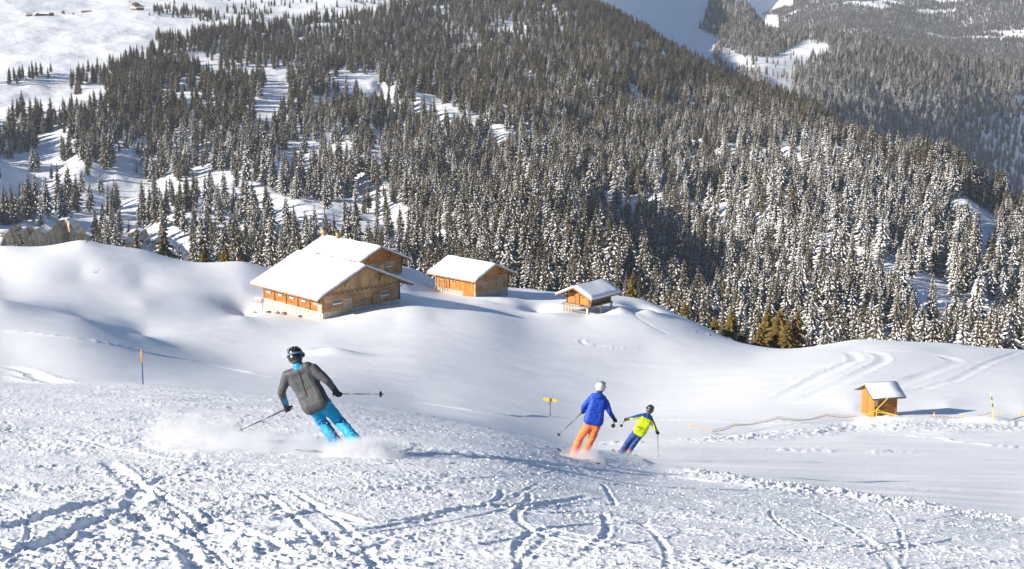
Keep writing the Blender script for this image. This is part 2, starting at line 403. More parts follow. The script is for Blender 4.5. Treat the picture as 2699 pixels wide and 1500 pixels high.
def near_detail(X, Y, px, py):
    """height of lumps, ruts and drifts above the smooth ground"""
    r = rough_mask(px, py, Y)
    big = fbm(X / 1.6, Y / 1.6, 3, 21)
    patch = sstep(-0.10, 0.35, fbm(X / 1.5 + 9 + Y / 6, Y / 0.8, 3, 31)) 
    leftrough = sstep(1500, 300, px) * sstep(1180, 1300, py)
    chop = fbm(X / 0.24, Y / 0.22, 4, 41, 0.6)
    lumps = np.maximum(0, fbm(X / 0.085, Y / 0.10, 3, 51, 0.6) + 0.02)
    crumb = np.maximum(0, vnoise(X / 0.035, Y / 0.04, 61) - 0.08)
    q = patch * (0.3 + 0.45 * leftrough)
    d = r * (0.05 * big + (0.010 + 0.050 * q) * chop + (0.010 + 0.045 * q) * lumps + (0.010 + 0.024 * patch) * crumb)
    d *= 1 - .3 * sstep(700, 1700, px)
    # berm of torn snow where the skied-up run meets the groomed one
    edge = np.interp(px, [1640, 1720, 1850, 2000, 2250, 2450, 2699, 3500], [1170, 1222, 1240, 1268, 1300, 1330, 1368, 1450])
    be = np.exp(-((py - edge - 9) / 9.0) ** 2) * sstep(1740, 1850, px) * sstep(2650, 2250, px)
    d += be * (0.03 + 0.12 * np.maximum(0, chop) + 0.07 * lumps)
    # groomed run: fine ribs across
    g = (1 - r) * (1 - sstep(80, 95, Y)) * sstep(1600, 1700, px)
    d += g * 0.020 * fbm(X / 2.6 + Y / 3, Y / 0.16, 3, 71) + g * 0.05 * fbm(X / 4.5 + Y / 8, Y / 0.6, 3, 73) + g * 0.07 * fbm(X / 7 + Y / 20, Y / 1.6, 3, 75)
    # strip of crumbled snow between groomed run and powder, and two lines of crumbs on the groomed run
    top = np.interp(px, [1640, 1900, 2050, 2200, 2330, 2500, 2800], [1165, 1160, 1148, 1133, 1122, 1128, 1130])
    wd = np.interp(px, [1640, 1900, 2200, 2330, 2700], [3, 8, 12, 14, 9])
    bt = np.exp(-((py - top) / wd) ** 2) * sstep(1700, 1900, px) * (Y > 60)
    cl = np.maximum(0, fbm(X / 0.32, Y / 0.8, 4, 81, 0.65) + 0.05)
    d += bt * (0.05 + 0.19 * cl)
    for lx0, lx1, ly in ((2030, 2200, 1186), (2290, 2410, 1191), (1560, 1700, 1168)):
        b2 = np.exp(-((py - ly) / 4) ** 2) * sstep(lx0 - 30, lx0 + 20, px) * sstep(lx1 + 30, lx1 - 20, px)
        d += b2 * 0.2 * np.maximum(0, fbm(X / 0.3, Y / 0.5, 2, 85))
    # wind-shaped powder
    p = (1 - r) * sstep(70, 95, Y)
    d += p * (0.07 * fbm(X / 9, Y / 5, 3, 91) + 0.025 * fbm(X / 2.2 + Y / 9, Y / 4.5, 2, 95))
    hum = sstep(100, 150, Y) * sstep(300, 262, Y)
    d += p * hum * 0.18 * fbm(X / 26, Y / 22, 2, 97)
    return d

def local_bumps(X, Y, Z):
    """drifts and hollows round the houses: (px, py, y0, y1, radius x, radius y, height)"""
    for px, py, y0, y1, rx, ry, h in BUMPS:
        c = near_t.hit(px, py, y0, y1)
        Z += h * np.exp(-(((X - c.x) / rx) ** 2 + ((Y - c.y) / ry) ** 2))
BUMPS = [
    (880, 932, 110, 190, 2.6, 2.0, 0.7),  (640, 770, 150, 240, 4, 5, 0.3),
    (1010, 815, 150, 240, 6, 4, 0.2), (1310, 792, 200, 250, 3.5, 2.5, 0.55), (1285, 800, 200, 250, 2, 2.0, 0.3),
    (1420, 812, 180, 260, 2.2, 4.5, -1.5), (1445, 830, 180, 250, 3.5, 2.5, 0.4), (1632, 826, 180, 250, 1.8, 1.2, 1.0),
    (1690, 805, 190, 262, 2.5, 5, -1.4), (1708, 830, 190, 262, 2.2, 3, 0.8), (1585, 822, 180, 250, 3.0, 1.5, -0.5),
    (2315, 1112, 80, 125, 2.2, 1.4, 0.35), (2395, 1105, 80, 125, 1.2, 1.2, -0.25), (2450, 1110, 80, 125, 2.5, 1.0, 0.3),
    (2610, 1112, 80, 125, 2.0, 1.2, 0.4), (2690, 1125, 80, 125, 2.0, 1.0, 0.3), 
    (330, 740, 190, 250, 9, 7, -0.25),
]
near_cols = np.r_[np.linspace(-2600, -420, 26)[:-1], np.linspace(-420, 3120, 1010), np.linspace(3120, 5300, 26)[1:]]
yr1 = np.r_[2.2, 2.8, 3.5, 4.3, 5.2, 6.2, 1.0 / np.linspace(1 / 7.2, 1 / 60.0, 520)]
py_grid = np.geomspace(60.0, 430, 361)[1:]
near_rows = np.r_[yr1, py_grid]
kk = (near_cols - 1349.5) / FPX * (CP + 0.27 * SP)
NX = kk[None, :] * near_rows[:, None]
NY = np.repeat(near_rows[:, None], len(kk), 1)
NZ = near_t.z(NX, NY).reshape(NX.shape)
PX, PY = proj(NX, NY, NZ)
NZ = NZ + near_detail(NX, NY, PX, PY)
fx, fy, fz = NX.ravel(), NY.ravel(), NZ.ravel().copy()
for w, dp, rd, pts in random_arcs():
    carve(fx, fy, fz, w, dp, rd, pts, 1, near_t)
for w, dp, rd, pts in TRACKS_AND_SHADOW:
    carve(fx, fy, fz, w, dp * (.65 if w < .15 else 1), rd, [near_t.hit(a, b, 6, 75) for a, b in pts], 1, near_t)
for w, dp, rd, pts, y0, y1 in FAR_TRACKS:
    carve(fx, fy, fz, w, dp, rd, [near_t.hit(a, b, y0, y1) for a, b in pts], 1, near_t)
local_bumps(fx, fy, fz)
NZ = fz.reshape(NX.shape)
slope = grid_mesh('snow_slope', NX, NY, NZ, M_SNOW)
slope['kind'] = 'structure'
def ground(X, Y):
    """height of the finished slope under a point"""
    i = int(np.clip(np.searchsorted(near_rows, Y) - 1, 0, len(near_rows) - 2))
    ty = (Y - near_rows[i]) / (near_rows[i + 1] - near_rows[i])
    j = int(np.clip(np.searchsorted(kk, X / Y) - 1, 0, len(kk) - 2))
    tx = (X / Y - kk[j]) / (kk[j + 1] - kk[j])
    a = NZ[i, j] * (1 - tx) + NZ[i, j + 1] * tx
    b = NZ[i + 1, j] * (1 - tx) + NZ[i + 1, j + 1] * tx
    return float(a * (1 - ty) + b * ty)

# ------------------------------------------------------------------ hillsides beyond the valley
def hill(name, T, x0, x1, nx, y0, y1, ny, amp, sc, mat, seed, relief=None):
    k = (np.linspace(x0, x1, nx) - 1349.5) / FPX
    Yv = np.geomspace(y0, y1, ny)
    X = k[None, :] * Yv[:, None]
    Y = np.repeat(Yv[:, None], nx, 1)
    Z = T.z(X, Y).reshape(X.shape) + (relief(X, Y) if relief else amp * fbm(X / sc, Y / sc, 5, seed))
    o = grid_mesh(name, X, Y, Z, mat)
    o['kind'] = 'structure'
    return o
hill('valley_hillside', valley_t, -800, 3500, 420, 400, 3300, 420, 9.0, 90, M_FAR_SNOW, 3, valley_relief)
hill('far_hillside', far_t, 1540, 3500, 220, 1500, 6000, 260, 10.0, 130, M_FAR_SNOW, 8)
hill('distant_mountain', mount_t, 1150, 3500, 260, 4300, 12000, 260, 60.0, 500, M_FAR_SNOW, 12)
# ------------------------------------------------------------------ trees
def spruce_mats():
    out = {}
    for name, dark, dark2, snowy in (('snowy_needles', (0.028, 0.028, 0.013), (0.105, 0.076, 0.036), 0.31), ('needles', (0.026, 0.026, 0.012), (0.105, 0.074, 0.034), 0.13),
                                     ('frosted_needles', (0.035, 0.034, 0.020), (0.115, 0.085, 0.045), 0.43), ('golden_needles', (0.055, 0.05, 0.014), (0.20, 0.125, 0.03), 0.03)):
        m, n, l, b = mat_new(name)
        b.inputs['Roughness'].default_value = 0.75
        b.inputs['Specular IOR Level'].default_value = 0.15
        at_ = n.new('ShaderNodeAttribute'); at_.attribute_name = 'snow'
        oi = n.new('ShaderNodeObjectInfo')
        geo = n.new('ShaderNodeNewGeometry')
        sx = n.new('ShaderNodeSeparateXYZ'); l.new(geo.outputs['Normal'], sx.inputs[0])
        tc = n.new('ShaderNodeTexCoord')
        nz = n.new('ShaderNodeTexNoise'); nz.inputs['Scale'].default_value = 38; nz.inputs['Detail'].default_value = 3
        l.new(tc.outputs['Object'], nz.inputs['Vector'])
        # snow lies where the twig faces up, is far enough out on the branch and the noise lets it
        a1 = n.new('ShaderNodeMath'); a1.operation = 'MULTIPLY_ADD'; l.new(sx.outputs['Z'], a1.inputs[0]); a1.inputs[1].default_value = 0.35
        l.new(at_.outputs['Fac'], a1.inputs[2])
        a2 = n.new('ShaderNodeMath'); a2.operation = 'MULTIPLY_ADD'; l.new(nz.outputs[0], a2.inputs[0]); a2.inputs[1].default_value = 1.2
        l.new(a1.outputs[0], a2.inputs[2])
        a3 = n.new('ShaderNodeMath'); a3.operation = 'MULTIPLY_ADD'; l.new(oi.outputs['Random'], a3.inputs[0]); a3.inputs[1].default_value = 0.25
        l.new(a2.outputs[0], a3.inputs[2])
        mr = n.new('ShaderNodeMapRange'); l.new(a3.outputs[0], mr.inputs['Value'])
        c = 1.95 - 1.15 * snowy
        mr.inputs['From Min'].default_value = c - 0.07; mr.inputs['From Max'].default_value = c + 0.07
        if snowy < 0.1:
            mr.inputs['To Max'].default_value = 0.0
        cm = n.new('ShaderNodeMix'); cm.data_type = 'RGBA'
        nz2 = n.new('ShaderNodeTexNoise'); nz2.inputs['Scale'].default_value = 9
        l.new(tc.outputs['Object'], nz2.inputs['Vector'])
        l.new(nz2.outputs[0], cm.inputs[0])
        cm.inputs[6].default_value = (*dark, 1); cm.inputs[7].default_value = (*dark2, 1)
        cs = n.new('ShaderNodeMix'); cs.data_type = 'RGBA'
        l.new(mr.outputs[0], cs.inputs[0]); l.new(cm.outputs[2], cs.inputs[6]); cs.inputs[7].default_value = (0.80, 0.81, 0.84, 1)
        l.new(cs.outputs[2], b.inputs['Base Color'])
        out[name] = m
    return out
NEEDLE = spruce_mats()
M_BARK = plain('bark', (0.09, 0.062, 0.045), 0.9)

def spruce_crown(seed, tiers=17, width=0.15, low=0.10, ragged=0.25):
    """a conifer crown of unit height: tiers of drooping three-sided branches, each with a snow-bearing ridge"""
    rnd = random.Random(seed)
    V, F, S = [], [], []
    lean = rnd.uniform(-.01, .01)
    for t in range(tiers):
        f = t / (tiers - 1)
        z = low + (0.975 - low) * f ** 0.92
        rad = width * (1 - f) ** 0.78 + 0.012
        if f < 0.12: rad *= 0.8
        nb = 8 if f < 0.6 else 6 if f < 0.85 else 4
        a0 = rnd.random() * 6.28
        for b in range(nb):
            a = a0 + 6.283 * (b + rnd.uniform(-.3, .3)) / nb
            r = rad * rnd.uniform(1 - ragged * 1.6, 1 + ragged)
            zz = z + rnd.uniform(-.012, .012)
            droop = r * rnd.uniform(0.25, 0.6)
            ca, sa = math.cos(a), math.sin(a)
            w = r * rnd.uniform(0.24, 0.36) + 0.004
            def P(d, side, h):
                return (ca * d - sa * side + lean * zz, sa * d + ca * side, zz + h)
            i = len(V)
            V += [P(0.0, 0, 0.012), P(r * .45, w * .8, -droop * .45 - .012), P(r * .5, 0, -droop * .2 + .008), P(r * .45, -w * .8, -droop * .45 - .012),
                  P(r * .8, w * .55, -droop * .85 - .014), P(r * .82, 0, -droop * .6 + .003), P(r * .8, -w * .55, -droop * .85 - .014), P(r * 1.0, 0, -droop * .9)]
            S += [0.0, 0.12, 0.75, 0.12, 0.15, 0.85, 0.15, 0.5]
            F += [(i, i + 1, i + 2), (i, i + 2, i + 3), (i + 1, i + 4, i + 5), (i + 1, i + 5, i + 2), (i + 2, i + 5, i + 6), (i + 2, i + 6, i + 3), (i + 4, i + 7, i + 5), (i + 5, i + 7, i + 6)]
    # dark inner cone, added to block light between the open branches
    i = len(V)
    for q in range(7):
        a = 6.283 * q / 7
        rr = width * .50 * rnd.uniform(.8, 1.15)
        V.append((rr * math.cos(a), rr * math.sin(a), low + .02)); S.append(-.6)
    V.append((lean * .9, 0, .93)); S.append(-.6)
    F += [(i + q, i + (q + 1) % 7, i + 7) for q in range(7)]
    i = len(V)
    V += [(0.006, 0, .93), (-.004, .005, .93), (-.004, -.005, .93), (lean, 0, 1.0)]
    S += [.1, .1, .1, .6]
    F += [(i, i + 1, i + 3), (i + 1, i + 2, i + 3), (i + 2, i, i + 3)]
    return V, F, S
def crown_mesh(name, seed, mat, **kw):
    V, F, S = spruce_crown(seed, **kw)
    me = bpy.data.meshes.new(name)
    me.from_pydata(V, [], F)
    at_ = me.attributes.new('snow', 'FLOAT', 'POINT')
    at_.data.foreach_set('value', np.array(S, np.float32))
    me.materials.append(mat)
    return me
def trunk_mesh():
    bm = bmesh.new()
    bmesh.ops.create_cone(bm, cap_ends=False, segments=6, radius1=0.013, radius2=0.003, depth=0.9, matrix=Matrix.Translation((0, 0, 0.41)))
    me = bpy.data.meshes.new('trunk'); bm.to_mesh(me); bm.free(); me.materials.append(M_BARK)
    return me
TRUNK = trunk_mesh()
SHAPES = [dict(width=.135), dict(width=.16), dict(width=.115, ragged=.35), dict(width=.175, tiers=15), dict(width=.125, low=.2, ragged=.4), dict(width=.15, low=.06)]
CROWNS = {k: [crown_mesh('crown', 10 * i + 3, NEEDLE[k], **SHAPES[i]) for i in range(len(SHAPES))] for k in ('snowy_needles', 'needles', 'frosted_needles')}
FAR_CROWNS = {k: [crown_mesh('crown', 77 + i, NEEDLE[k], tiers=9, width=w) for i, w in enumerate((.13, .16, .19))] for k in ('snowy_needles', 'needles', 'frosted_needles')}

def joined_tree(crown):
    me = crown.copy()
    bm = bmesh.new(); bm.from_mesh(crown)
    n0 = len(bm.faces)
    bmesh.ops.create_cone(bm, cap_ends=False, segments=4, radius1=0.012, radius2=0.004, depth=0.9, matrix=Matrix.Translation((0, 0, 0.4)))
    bm.faces.ensure_lookup_table()
    for f in bm.faces[n0:]: f.material_index = 1
    bm.to_mesh(me); bm.free()
    me.materials.append(M_BARK)
    return me

src_col = {}
def source_collection(key, meshes):
    c = bpy.data.collections.new('tree_sources_' + key)
    for i, me in enumerate(meshes):
        o = bpy.data.objects.new('%s_%02d' % (key, i), me)
        c.objects.link(o)
    src_col[key] = c
    return c
def scatter(name, pts, key, label, mat=None):
    """pts: rows of x, y, z, height, spin, variant, widen"""
    pts = np.asarray(pts, np.float32)
    me = bpy.data.meshes.new(name)
    me.vertices.add(len(pts)); me.vertices.foreach_set('co', np.ascontiguousarray(pts[:, :3]).ravel())
    for an, cidx in (('hgt', 3), ('spin', 4), ('wid', 6)):
        a = me.attributes.new(an, 'FLOAT', 'POINT'); a.data.foreach_set('value', np.ascontiguousarray(pts[:, cidx]))
    a = me.attributes.new('lean', 'FLOAT', 'POINT'); a.data.foreach_set('value', np.random.RandomState(3).normal(0, .035, len(pts)).astype(np.float32))
    a = me.attributes.new('var', 'INT', 'POINT'); a.data.foreach_set('value', np.ascontiguousarray(pts[:, 5]).astype(np.int32))
    o = bpy.data.objects.new(name, me); col.objects.link(o)
    ng = bpy.data.node_groups.new(name + '_instances', 'GeometryNodeTree')
    ng.interface.new_socket('Geometry', in_out='INPUT', socket_type='NodeSocketGeometry')
    ng.interface.new_socket('Geometry', in_out='OUTPUT', socket_type='NodeSocketGeometry')
    N, L = ng.nodes, ng.links
    gi, go = N.new('NodeGroupInput'), N.new('NodeGroupOutput')
    iop = N.new('GeometryNodeInstanceOnPoints')
    ci = N.new('GeometryNodeCollectionInfo'); ci.inputs[0].default_value = src_col[key]
    ci.inputs['Separate Children'].default_value = True; ci.inputs['Reset Children'].default_value = True
    def attr(nm, ty='FLOAT'):
        a = N.new('GeometryNodeInputNamedAttribute'); a.data_type = ty; a.inputs[0].default_value = nm; return a.outputs[0]
    L.new(gi.outputs[0], iop.inputs['Points']); L.new(ci.outputs[0], iop.inputs['Instance'])
    iop.inputs['Pick Instance'].default_value = True
    L.new(attr('var', 'INT'), iop.inputs['Instance Index'])
    rx = N.new('ShaderNodeCombineXYZ'); L.new(attr('spin'), rx.inputs[2]); L.new(attr('lean'), rx.inputs[0])
    e2r = N.new('FunctionNodeEulerToRotation'); L.new(rx.outputs[0], e2r.inputs[0])
    L.new(e2r.outputs[0], iop.inputs['Rotation'])
    sw = N.new('ShaderNodeMath'); sw.operation = 'MULTIPLY'; L.new(attr('hgt'), sw.inputs[0]); L.new(attr('wid'), sw.inputs[1])
    sc_ = N.new('ShaderNodeCombineXYZ'); L.new(sw.outputs[0], sc_.inputs[0]); L.new(sw.outputs[0], sc_.inputs[1]); L.new(attr('hgt'), sc_.inputs[2])
    L.new(sc_.outputs[0], iop.inputs['Scale'])
    L.new(iop.outputs[0], go.inputs[0])
    md = o.modifiers.new('instances', 'NODES'); md.node_group = ng
    o['kind'] = 'stuff'; o['label'] = label
    return o
source_collection('mix', [joined_tree(m) for m in CROWNS['snowy_needles'] + CROWNS['needles'] + CROWNS['frosted_needles']])
source_collection('far', FAR_CROWNS['snowy_needles'] + FAR_CROWNS['needles'] + FAR_CROWNS['frosted_needles'])

def in_poly(px, py, poly):
    inside = np.zeros(px.shape, bool)
    n = len(poly)
    for i in range(n):
        x1, y1 = poly[i]; x2, y2 = poly[(i + 1) % n]
        c = ((y1 > py) != (y2 > py)) & (px < (x2 - x1) * (py - y1) / (y2 - y1 + 1e-9) + x1)
        inside ^= c
    return inside
def ell(px, py, cx, cy, rx, ry, deg=0):
    a = R(deg); dx, dy = px - cx, py - cy
    u = dx * math.cos(a) + dy * math.sin(a); v = -dx * math.sin(a) + dy * math.cos(a)
    return (u / rx) ** 2 + (v / ry) ** 2

def candidates(T, y0, y1, spacing, x0, x1, seed, amp_fn, spx=None):
    rs = np.random.RandomState(seed)
    out = []
    ys = []
    y = y0
    while y < y1:
        sp = spacing(y)
        ys.append((y, sp)); y += sp
    X, Y = [], []
    for y, sp in ys:
        xa, xb = (x0 - 1349.5) / FPX * y, (x1 - 1349.5) / FPX * y
        n = int((xb - xa) / sp)
        X.append(xa + (np.arange(n) + rs.rand(n)) * sp + rs.uniform(-.3, .3) * sp)
        Y.append(y + (rs.rand(n) - .5) * sp * 1.3)
    X, Y = np.concatenate(X), np.concatenate(Y)
    Z = T.z(X, Y) + amp_fn(X, Y)
    px, py = proj(X, Y, Z)
    return X, Y, Z, px, py, rs

# -- the near side of the valley
X, Y, Z, px, py, rs = candidates(valley_t, 480, 2750, lambda y: 7.9 - 0.0001 * y, -450, 3050, 5, valley_relief)
FOREST = [(-900, 330), (-300, 312), (0, 305), (175, 288), (186, 262), (182, 215), (215, 190), (300, 178), (330, 165), (390, 150), (420, 110), (500, 104), (520, 84), (640, 76),
          (770, 66), (860, 50), (980, 40), (1040, 10), (1150, -20), (1300, -60), (1480, -60), (1560, -10), (1700, 50), (1860, 120), (2010, 205), (2160, 260), (2320, 350), (2520, 450), (2720, 550), (3200, 720),
          (3200, 1200), (-900, 1200)]
dens = in_poly(px, py, FOREST).astype(float)
nzs = fbm(X / 60, Y / 60, 3, 15)
dens *= np.clip(1.0 + 1.6 * nzs, 0.3, 1)
# left part: looser stand with glades
loose = sstep(760, 300, px) * sstep(330, 420, py)
dens *= 1 - 0.45 * loose
dens *= 1 - 0.3 * sstep(1250, 900, px)
dens *= 1 - 0.72 * sstep(60, 0, np.abs(py - 505)) * sstep(700, 500, px)
dens *= 1 - 0.35 * sstep(1150, 900, px) * sstep(470, 540, py)
CLEAR = [(545, 178, 55, 11, 14), (470, 262, 60, 10, 15), (718, 258, 30, 48, 20), (700, 310, 26, 34, 10), (145, 388, 32, 30, 0), (240, 262, 60, 10, -14), (235, 240, 30, 12, -10), (690, 195, 50, 10, 5),
         (100, 440, 90, 14, 0), (250, 470, 100, 14, 5), (60, 500, 80, 12, 0), (930, 215, 62, 15, 10), (870, 265, 45, 11, -5), (980, 252, 70, 14, 15), (1140, 285, 66, 18, 28), (1240, 335, 90, 16, 14), (1350, 365, 40, 9, 15), (1430, 385, 30, 8, 20),
         (950, 425, 70, 14, 8), (900, 400, 30, 12, 0), (620, 500, 110, 16, 8), (700, 540, 120, 18, 10), (860, 560, 100, 18, 8), (960, 600, 110, 16, 0), (800, 610, 80, 14, 0), (1150, 640, 80, 14, 5), (560, 470, 60, 10, 10),
         (1010, 660, 60, 14, 0), (440, 490, 50, 9, 0), (330, 520, 60, 10, 0), (1060, 560, 40, 10, 10),
         (1740, 520, 24, 7, 0), (1860, 548, 60, 13, 14), (1960, 575, 70, 14, 22), (2060, 612, 70, 14, 24), (2160, 640, 70, 13, 18), (2260, 690, 60, 22, 10), (2340, 740, 60, 22, 25), (2430, 780, 60, 24, 25),
         (2210, 665, 60, 12, 0), (2520, 830, 60, 26, 20), (2590, 620, 40, 30, 30), (2600, 700, 26, 30, 0), (2480, 880, 60, 18, 0), (2640, 850, 40, 30, 0), (1900, 900, 30, 24, 0), (2570, 560, 50, 14, 25), (1930, 130, 0.1, .1, 0)]
for cxx, cyy, rx, ry, dg in CLEAR:
    e = ell(px, py, cxx, cyy, rx * 1.12, ry * 1.6, dg) + 0.6 * vnoise(X / 14, Y / 14, 4)
    dens *= np.where(e < 1, 0.05, 1)
# lone trees and clumps above the wood, on the open snow
clump = in_poly(px, py, [(375, 45), (420, 22), (560, 30), (600, 48), (560, 62), (470, 48), (400, 40)]) * 0.5
clump = np.maximum(clump, in_poly(px, py, [(18, 226), (60, 218), (138, 205), (135, 190), (60, 200), (15, 212)]) * 0.7)
clump = np.maximum(clump, in_poly(px, py, [(410, 108), (470, 108), (480, 98), (412, 98)]) * 0.5)
clump = np.maximum(clump, in_poly(px, py, [(-300, 240), (-20, 232), (12, 228), (-20, 215), (-300, 220)]) * 0.5)
clump = np.maximum(clump, in_poly(px, py, [(590, 80), (760, 70), (1000, 40), (1100, 0), (980, -40), (700, 0), (560, 30)]) * sstep(.18, .4, fbm(X / 45, Y / 45, 2, 44) + 0.25) * 0.2)
clump = np.maximum(clump, in_poly(px, py, [(400, 45), (560, 65), (700, 60), (950, 10), (900, -60), (500, -60), (330, 0)]) * 0.016)
dens = np.maximum(dens, clump)
cw1 = (px > -420) & (px < 240) & (py > 604) & (Z > -400)
cw2 = (px > 318) & (px < 505) & (py > 640)
dens = np.where(cw1 | cw2, dens * .22, dens)
keep = rs.rand(len(X)) < dens
# trees hidden behind the near slope or out of frame are left out, except a margin for shadows
keep &= (px > -420) & (px < 3020) & (py > -160) & (py < 1250)
X, Y, Z, px, py = X[keep], Y[keep], Z[keep], px[keep], py[keep]
edge_d = np.interp(Y, [480, 1100, 1700, 2700], [25, 26, 21, 14.5])
clumpn = fbm(X / 32, Y / 32, 2, 63)
H = edge_d * (0.60 + 0.5 * rs.rand(len(X)) ** 0.9 + 0.35 * clumpn)
small = rs.rand(len(X)) < 0.10
H[small] *= 0.5
H *= np.where(in_poly(px, py, FOREST), 1, 0.72)
# snow lies thicker low down and to the right
sn = 0.44 + 0.35 * sstep(200, 520, py) + 0.24 * sstep(1500, 2300, px) - 0.3 * sstep(900, 500, px) * sstep(450, 250, py) + 0.25 * rs.randn(len(X)) * 0.6
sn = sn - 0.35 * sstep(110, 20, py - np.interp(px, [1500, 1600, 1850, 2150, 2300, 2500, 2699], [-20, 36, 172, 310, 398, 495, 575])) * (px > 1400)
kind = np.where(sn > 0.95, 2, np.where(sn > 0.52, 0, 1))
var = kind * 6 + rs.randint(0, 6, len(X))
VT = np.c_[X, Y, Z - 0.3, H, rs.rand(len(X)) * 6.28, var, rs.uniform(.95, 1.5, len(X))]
# which ones show largest: stand in front, in the frame and clear of the near slope's edge
crest_x = [-400, 0, 215, 377, 690, 830, 1100, 1300, 1400, 1540, 1700, 1860, 1990, 2250, 2500, 2699, 3100]
crest_y = [660, 650, 633, 656, 690, 615, 715, 770, 772, 776, 792, 862, 911, 893, 904, 924, 930]
cy_ = np.interp(px, crest_x, crest_y)
hp = H * FPX / (Y * CP - Z * SP)
vis = (px > 5) & (px < 2694) & (py - hp > 0) & (py - hp * 0.5 < cy_)
score = np.where(vis, np.minimum(hp, cy_ - (py - hp)), 0)
order = np.argsort(-score)
big = order[:262]
rest = np.ones(len(X), bool); rest[big] = False
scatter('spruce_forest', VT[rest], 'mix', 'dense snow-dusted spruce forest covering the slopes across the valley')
print('forest trees', len(X))

LANDMARKS = [(0, 'at the very left edge of the photo'), (110, 'above the large rock cliff'), (240, 'in the gap between the two cliffs'), (330, 'above the smaller rock cliff'), (510, 'behind the low golden conifers on the left ridge'),
             (640, 'behind the far end of the big barn roof'), (800, 'behind the chalet chimneys'), (960, 'behind the gable of the brown chalet'), (1090, 'behind the far end of the lone orange barn'), (1220, 'behind the gable of the lone orange barn'),
             (1370, 'between the lone orange barn and the log store'), (1470, 'behind the small log store'), (1620, 'behind the slim golden-green conifer'), (1720, 'above the bare snow knoll edge'), (1840, 'behind the golden conifer standing apart'),
             (1990, 'behind the golden clump'), (2110, 'just right of the golden clump'), (2220, 'above the first ski-track bend on the knoll'), (2330, 'above the little piste hut'), (2430, 'on the snowy bank right of the piste hut'),
             (2540, 'on the bank above the striped pole'), (2640, 'at the very right edge of the photo')]
def tree_label(x, y, h, wid, kind, hp_):
    lm = [t for x_, t in LANDMARKS if x_ <= x][-1]
    look = ('grey-green lightly snowed', 'snow-dusted', 'thickly snow-laden')[[1, 0, 2].index(kind)]
    size = 'tall' if h > 27 else 'short' if h < 19 else 'medium'
    form = 'broad' if wid > 1.31 else 'slim' if wid < 1.12 else 'conical'
    return '%s %s %s spruce %s' % (size, form, look, lm), 'spruces ' + lm
def make_tree(name, loc, h, spin, crown, wid, label, cat, group=None, trunk=True):
    root = bpy.data.objects.new(name, None)
    root.empty_display_size = 1
    col.objects.link(root)
    root.location = loc; root.rotation_euler = (0, 0, spin); root.scale = (h * wid, h * wid, h)
    root['label'] = label; root['category'] = cat
    if group: root['group'] = group
    c = bpy.data.objects.new('crown', crown); col.objects.link(c); c.parent = root
    if trunk:
        t = bpy.data.objects.new('trunk', TRUNK); col.objects.link(t); t.parent = root
    return root
allc = CROWNS['snowy_needles'] + CROWNS['needles'] + CROWNS['frosted_needles']
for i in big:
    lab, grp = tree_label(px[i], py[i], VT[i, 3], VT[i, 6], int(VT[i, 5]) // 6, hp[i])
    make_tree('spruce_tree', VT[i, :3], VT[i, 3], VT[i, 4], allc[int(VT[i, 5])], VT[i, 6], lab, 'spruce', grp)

# -- golden conifers free of snow, just behind the edge of the near slope
GOLD = [crown_mesh('crown', 401 + i, NEEDLE['golden_needles'], tiers=20, width=w, low=.04, ragged=.3) for i, w in enumerate((.22, .27, .19))]
GT = [  # pixel of the top, pixel height to the base, distance, mesh, label
    (2058, 806, 112, 255, 1, 'broadest golden-green conifer, in the middle of the clump on the slope edge'),
    (2026, 803, 112, 262, 0, 'tall pointed golden-green conifer left of the broadest one'),
    (2103, 813, 94, 264, 2, 'golden-green conifer with layered boughs at the right end of the clump'),
    (2078, 838, 74, 250, 0, 'low golden-green conifer in front, between the broadest one and the right end'),
    (2003, 858, 56, 252, 1, 'low bushy golden conifer at the left foot of the clump'),
    (1930, 806, 70, 275, 0, 'golden-green conifer standing apart above the blue shaded snow edge'),
    (1886, 831, 34, 280, 1, 'small golden conifer half sunk behind the snow edge, left of the clump'),
    (1956, 866, 34, 262, 1, 'small brownish golden conifer right at the notch in the snow edge'),
    (1806, 792, 34, 290, 1, 'tip of a golden conifer poking above the knoll right of the log store'),
    (1668, 716, 75, 290, 2, 'slim golden-green conifer right behind the small log store'),
    (592, 645, 48, 300, 1, 'golden conifer peeping over the ridge left of the big barn'),
    (537, 655, 36, 296, 1, 'low golden conifer on the ridge nearest the cliff foot'),
    (633, 672, 22, 292, 1, 'tiny golden conifer on the ridge close to the barn roof'),
]
for tx, ty, hp_, d, v, lab in GT:
    top = at(tx, ty, d)
    h = hp_ / ppm(top) * 1.12
    w = 1.45 if h > 4 else 1.6
    make_tree('golden_conifer', (top.x, top.y, top.z - h), h, tx * .7, GOLD[v], w, lab, 'conifer', 'golden conifers on the edge of the near slope')
    

# -- far side: forest beyond the spur, clearing, shaded spur
X, Y, Z, px, py, rs = candidates(far_t, 1500, 4100, lambda y: 8.0 + 0.0006 * (y - 1500), 1500, 3050, 6, lambda a, b: 10.0 * fbm(a / 130, b / 130, 5, 8))
d = in_poly(px, py, [(1880, 150), (1905, 90), (1925, 40), (1940, 20), (1990, 10), (2060, 60), (2190, 60), (3200, 120), (3200, 1200), (2900, 900), (2600, 700), (1980, 330), (1900, 205)]).astype(float)
clear = in_poly(px, py, [(1895, 165), (1905, 128), (1960, 148), (2050, 150), (2085, 128), (2130, 104), (2180, 116), (2192, 138), (2180, 150), (2110, 186), (2085, 196), (2110, 250), (2060, 260), (1990, 215), (1920, 190)])
d = np.where(clear, 0.035, d)
lon = in_poly(px, py, [(2020, 170), (2110, 170), (2110, 225), (2050, 215)]) | in_poly(px, py, [(1970, 148), (2000, 150), (1995, 175), (1975, 172)])
d = np.where(clear & lon, 0.16, d)
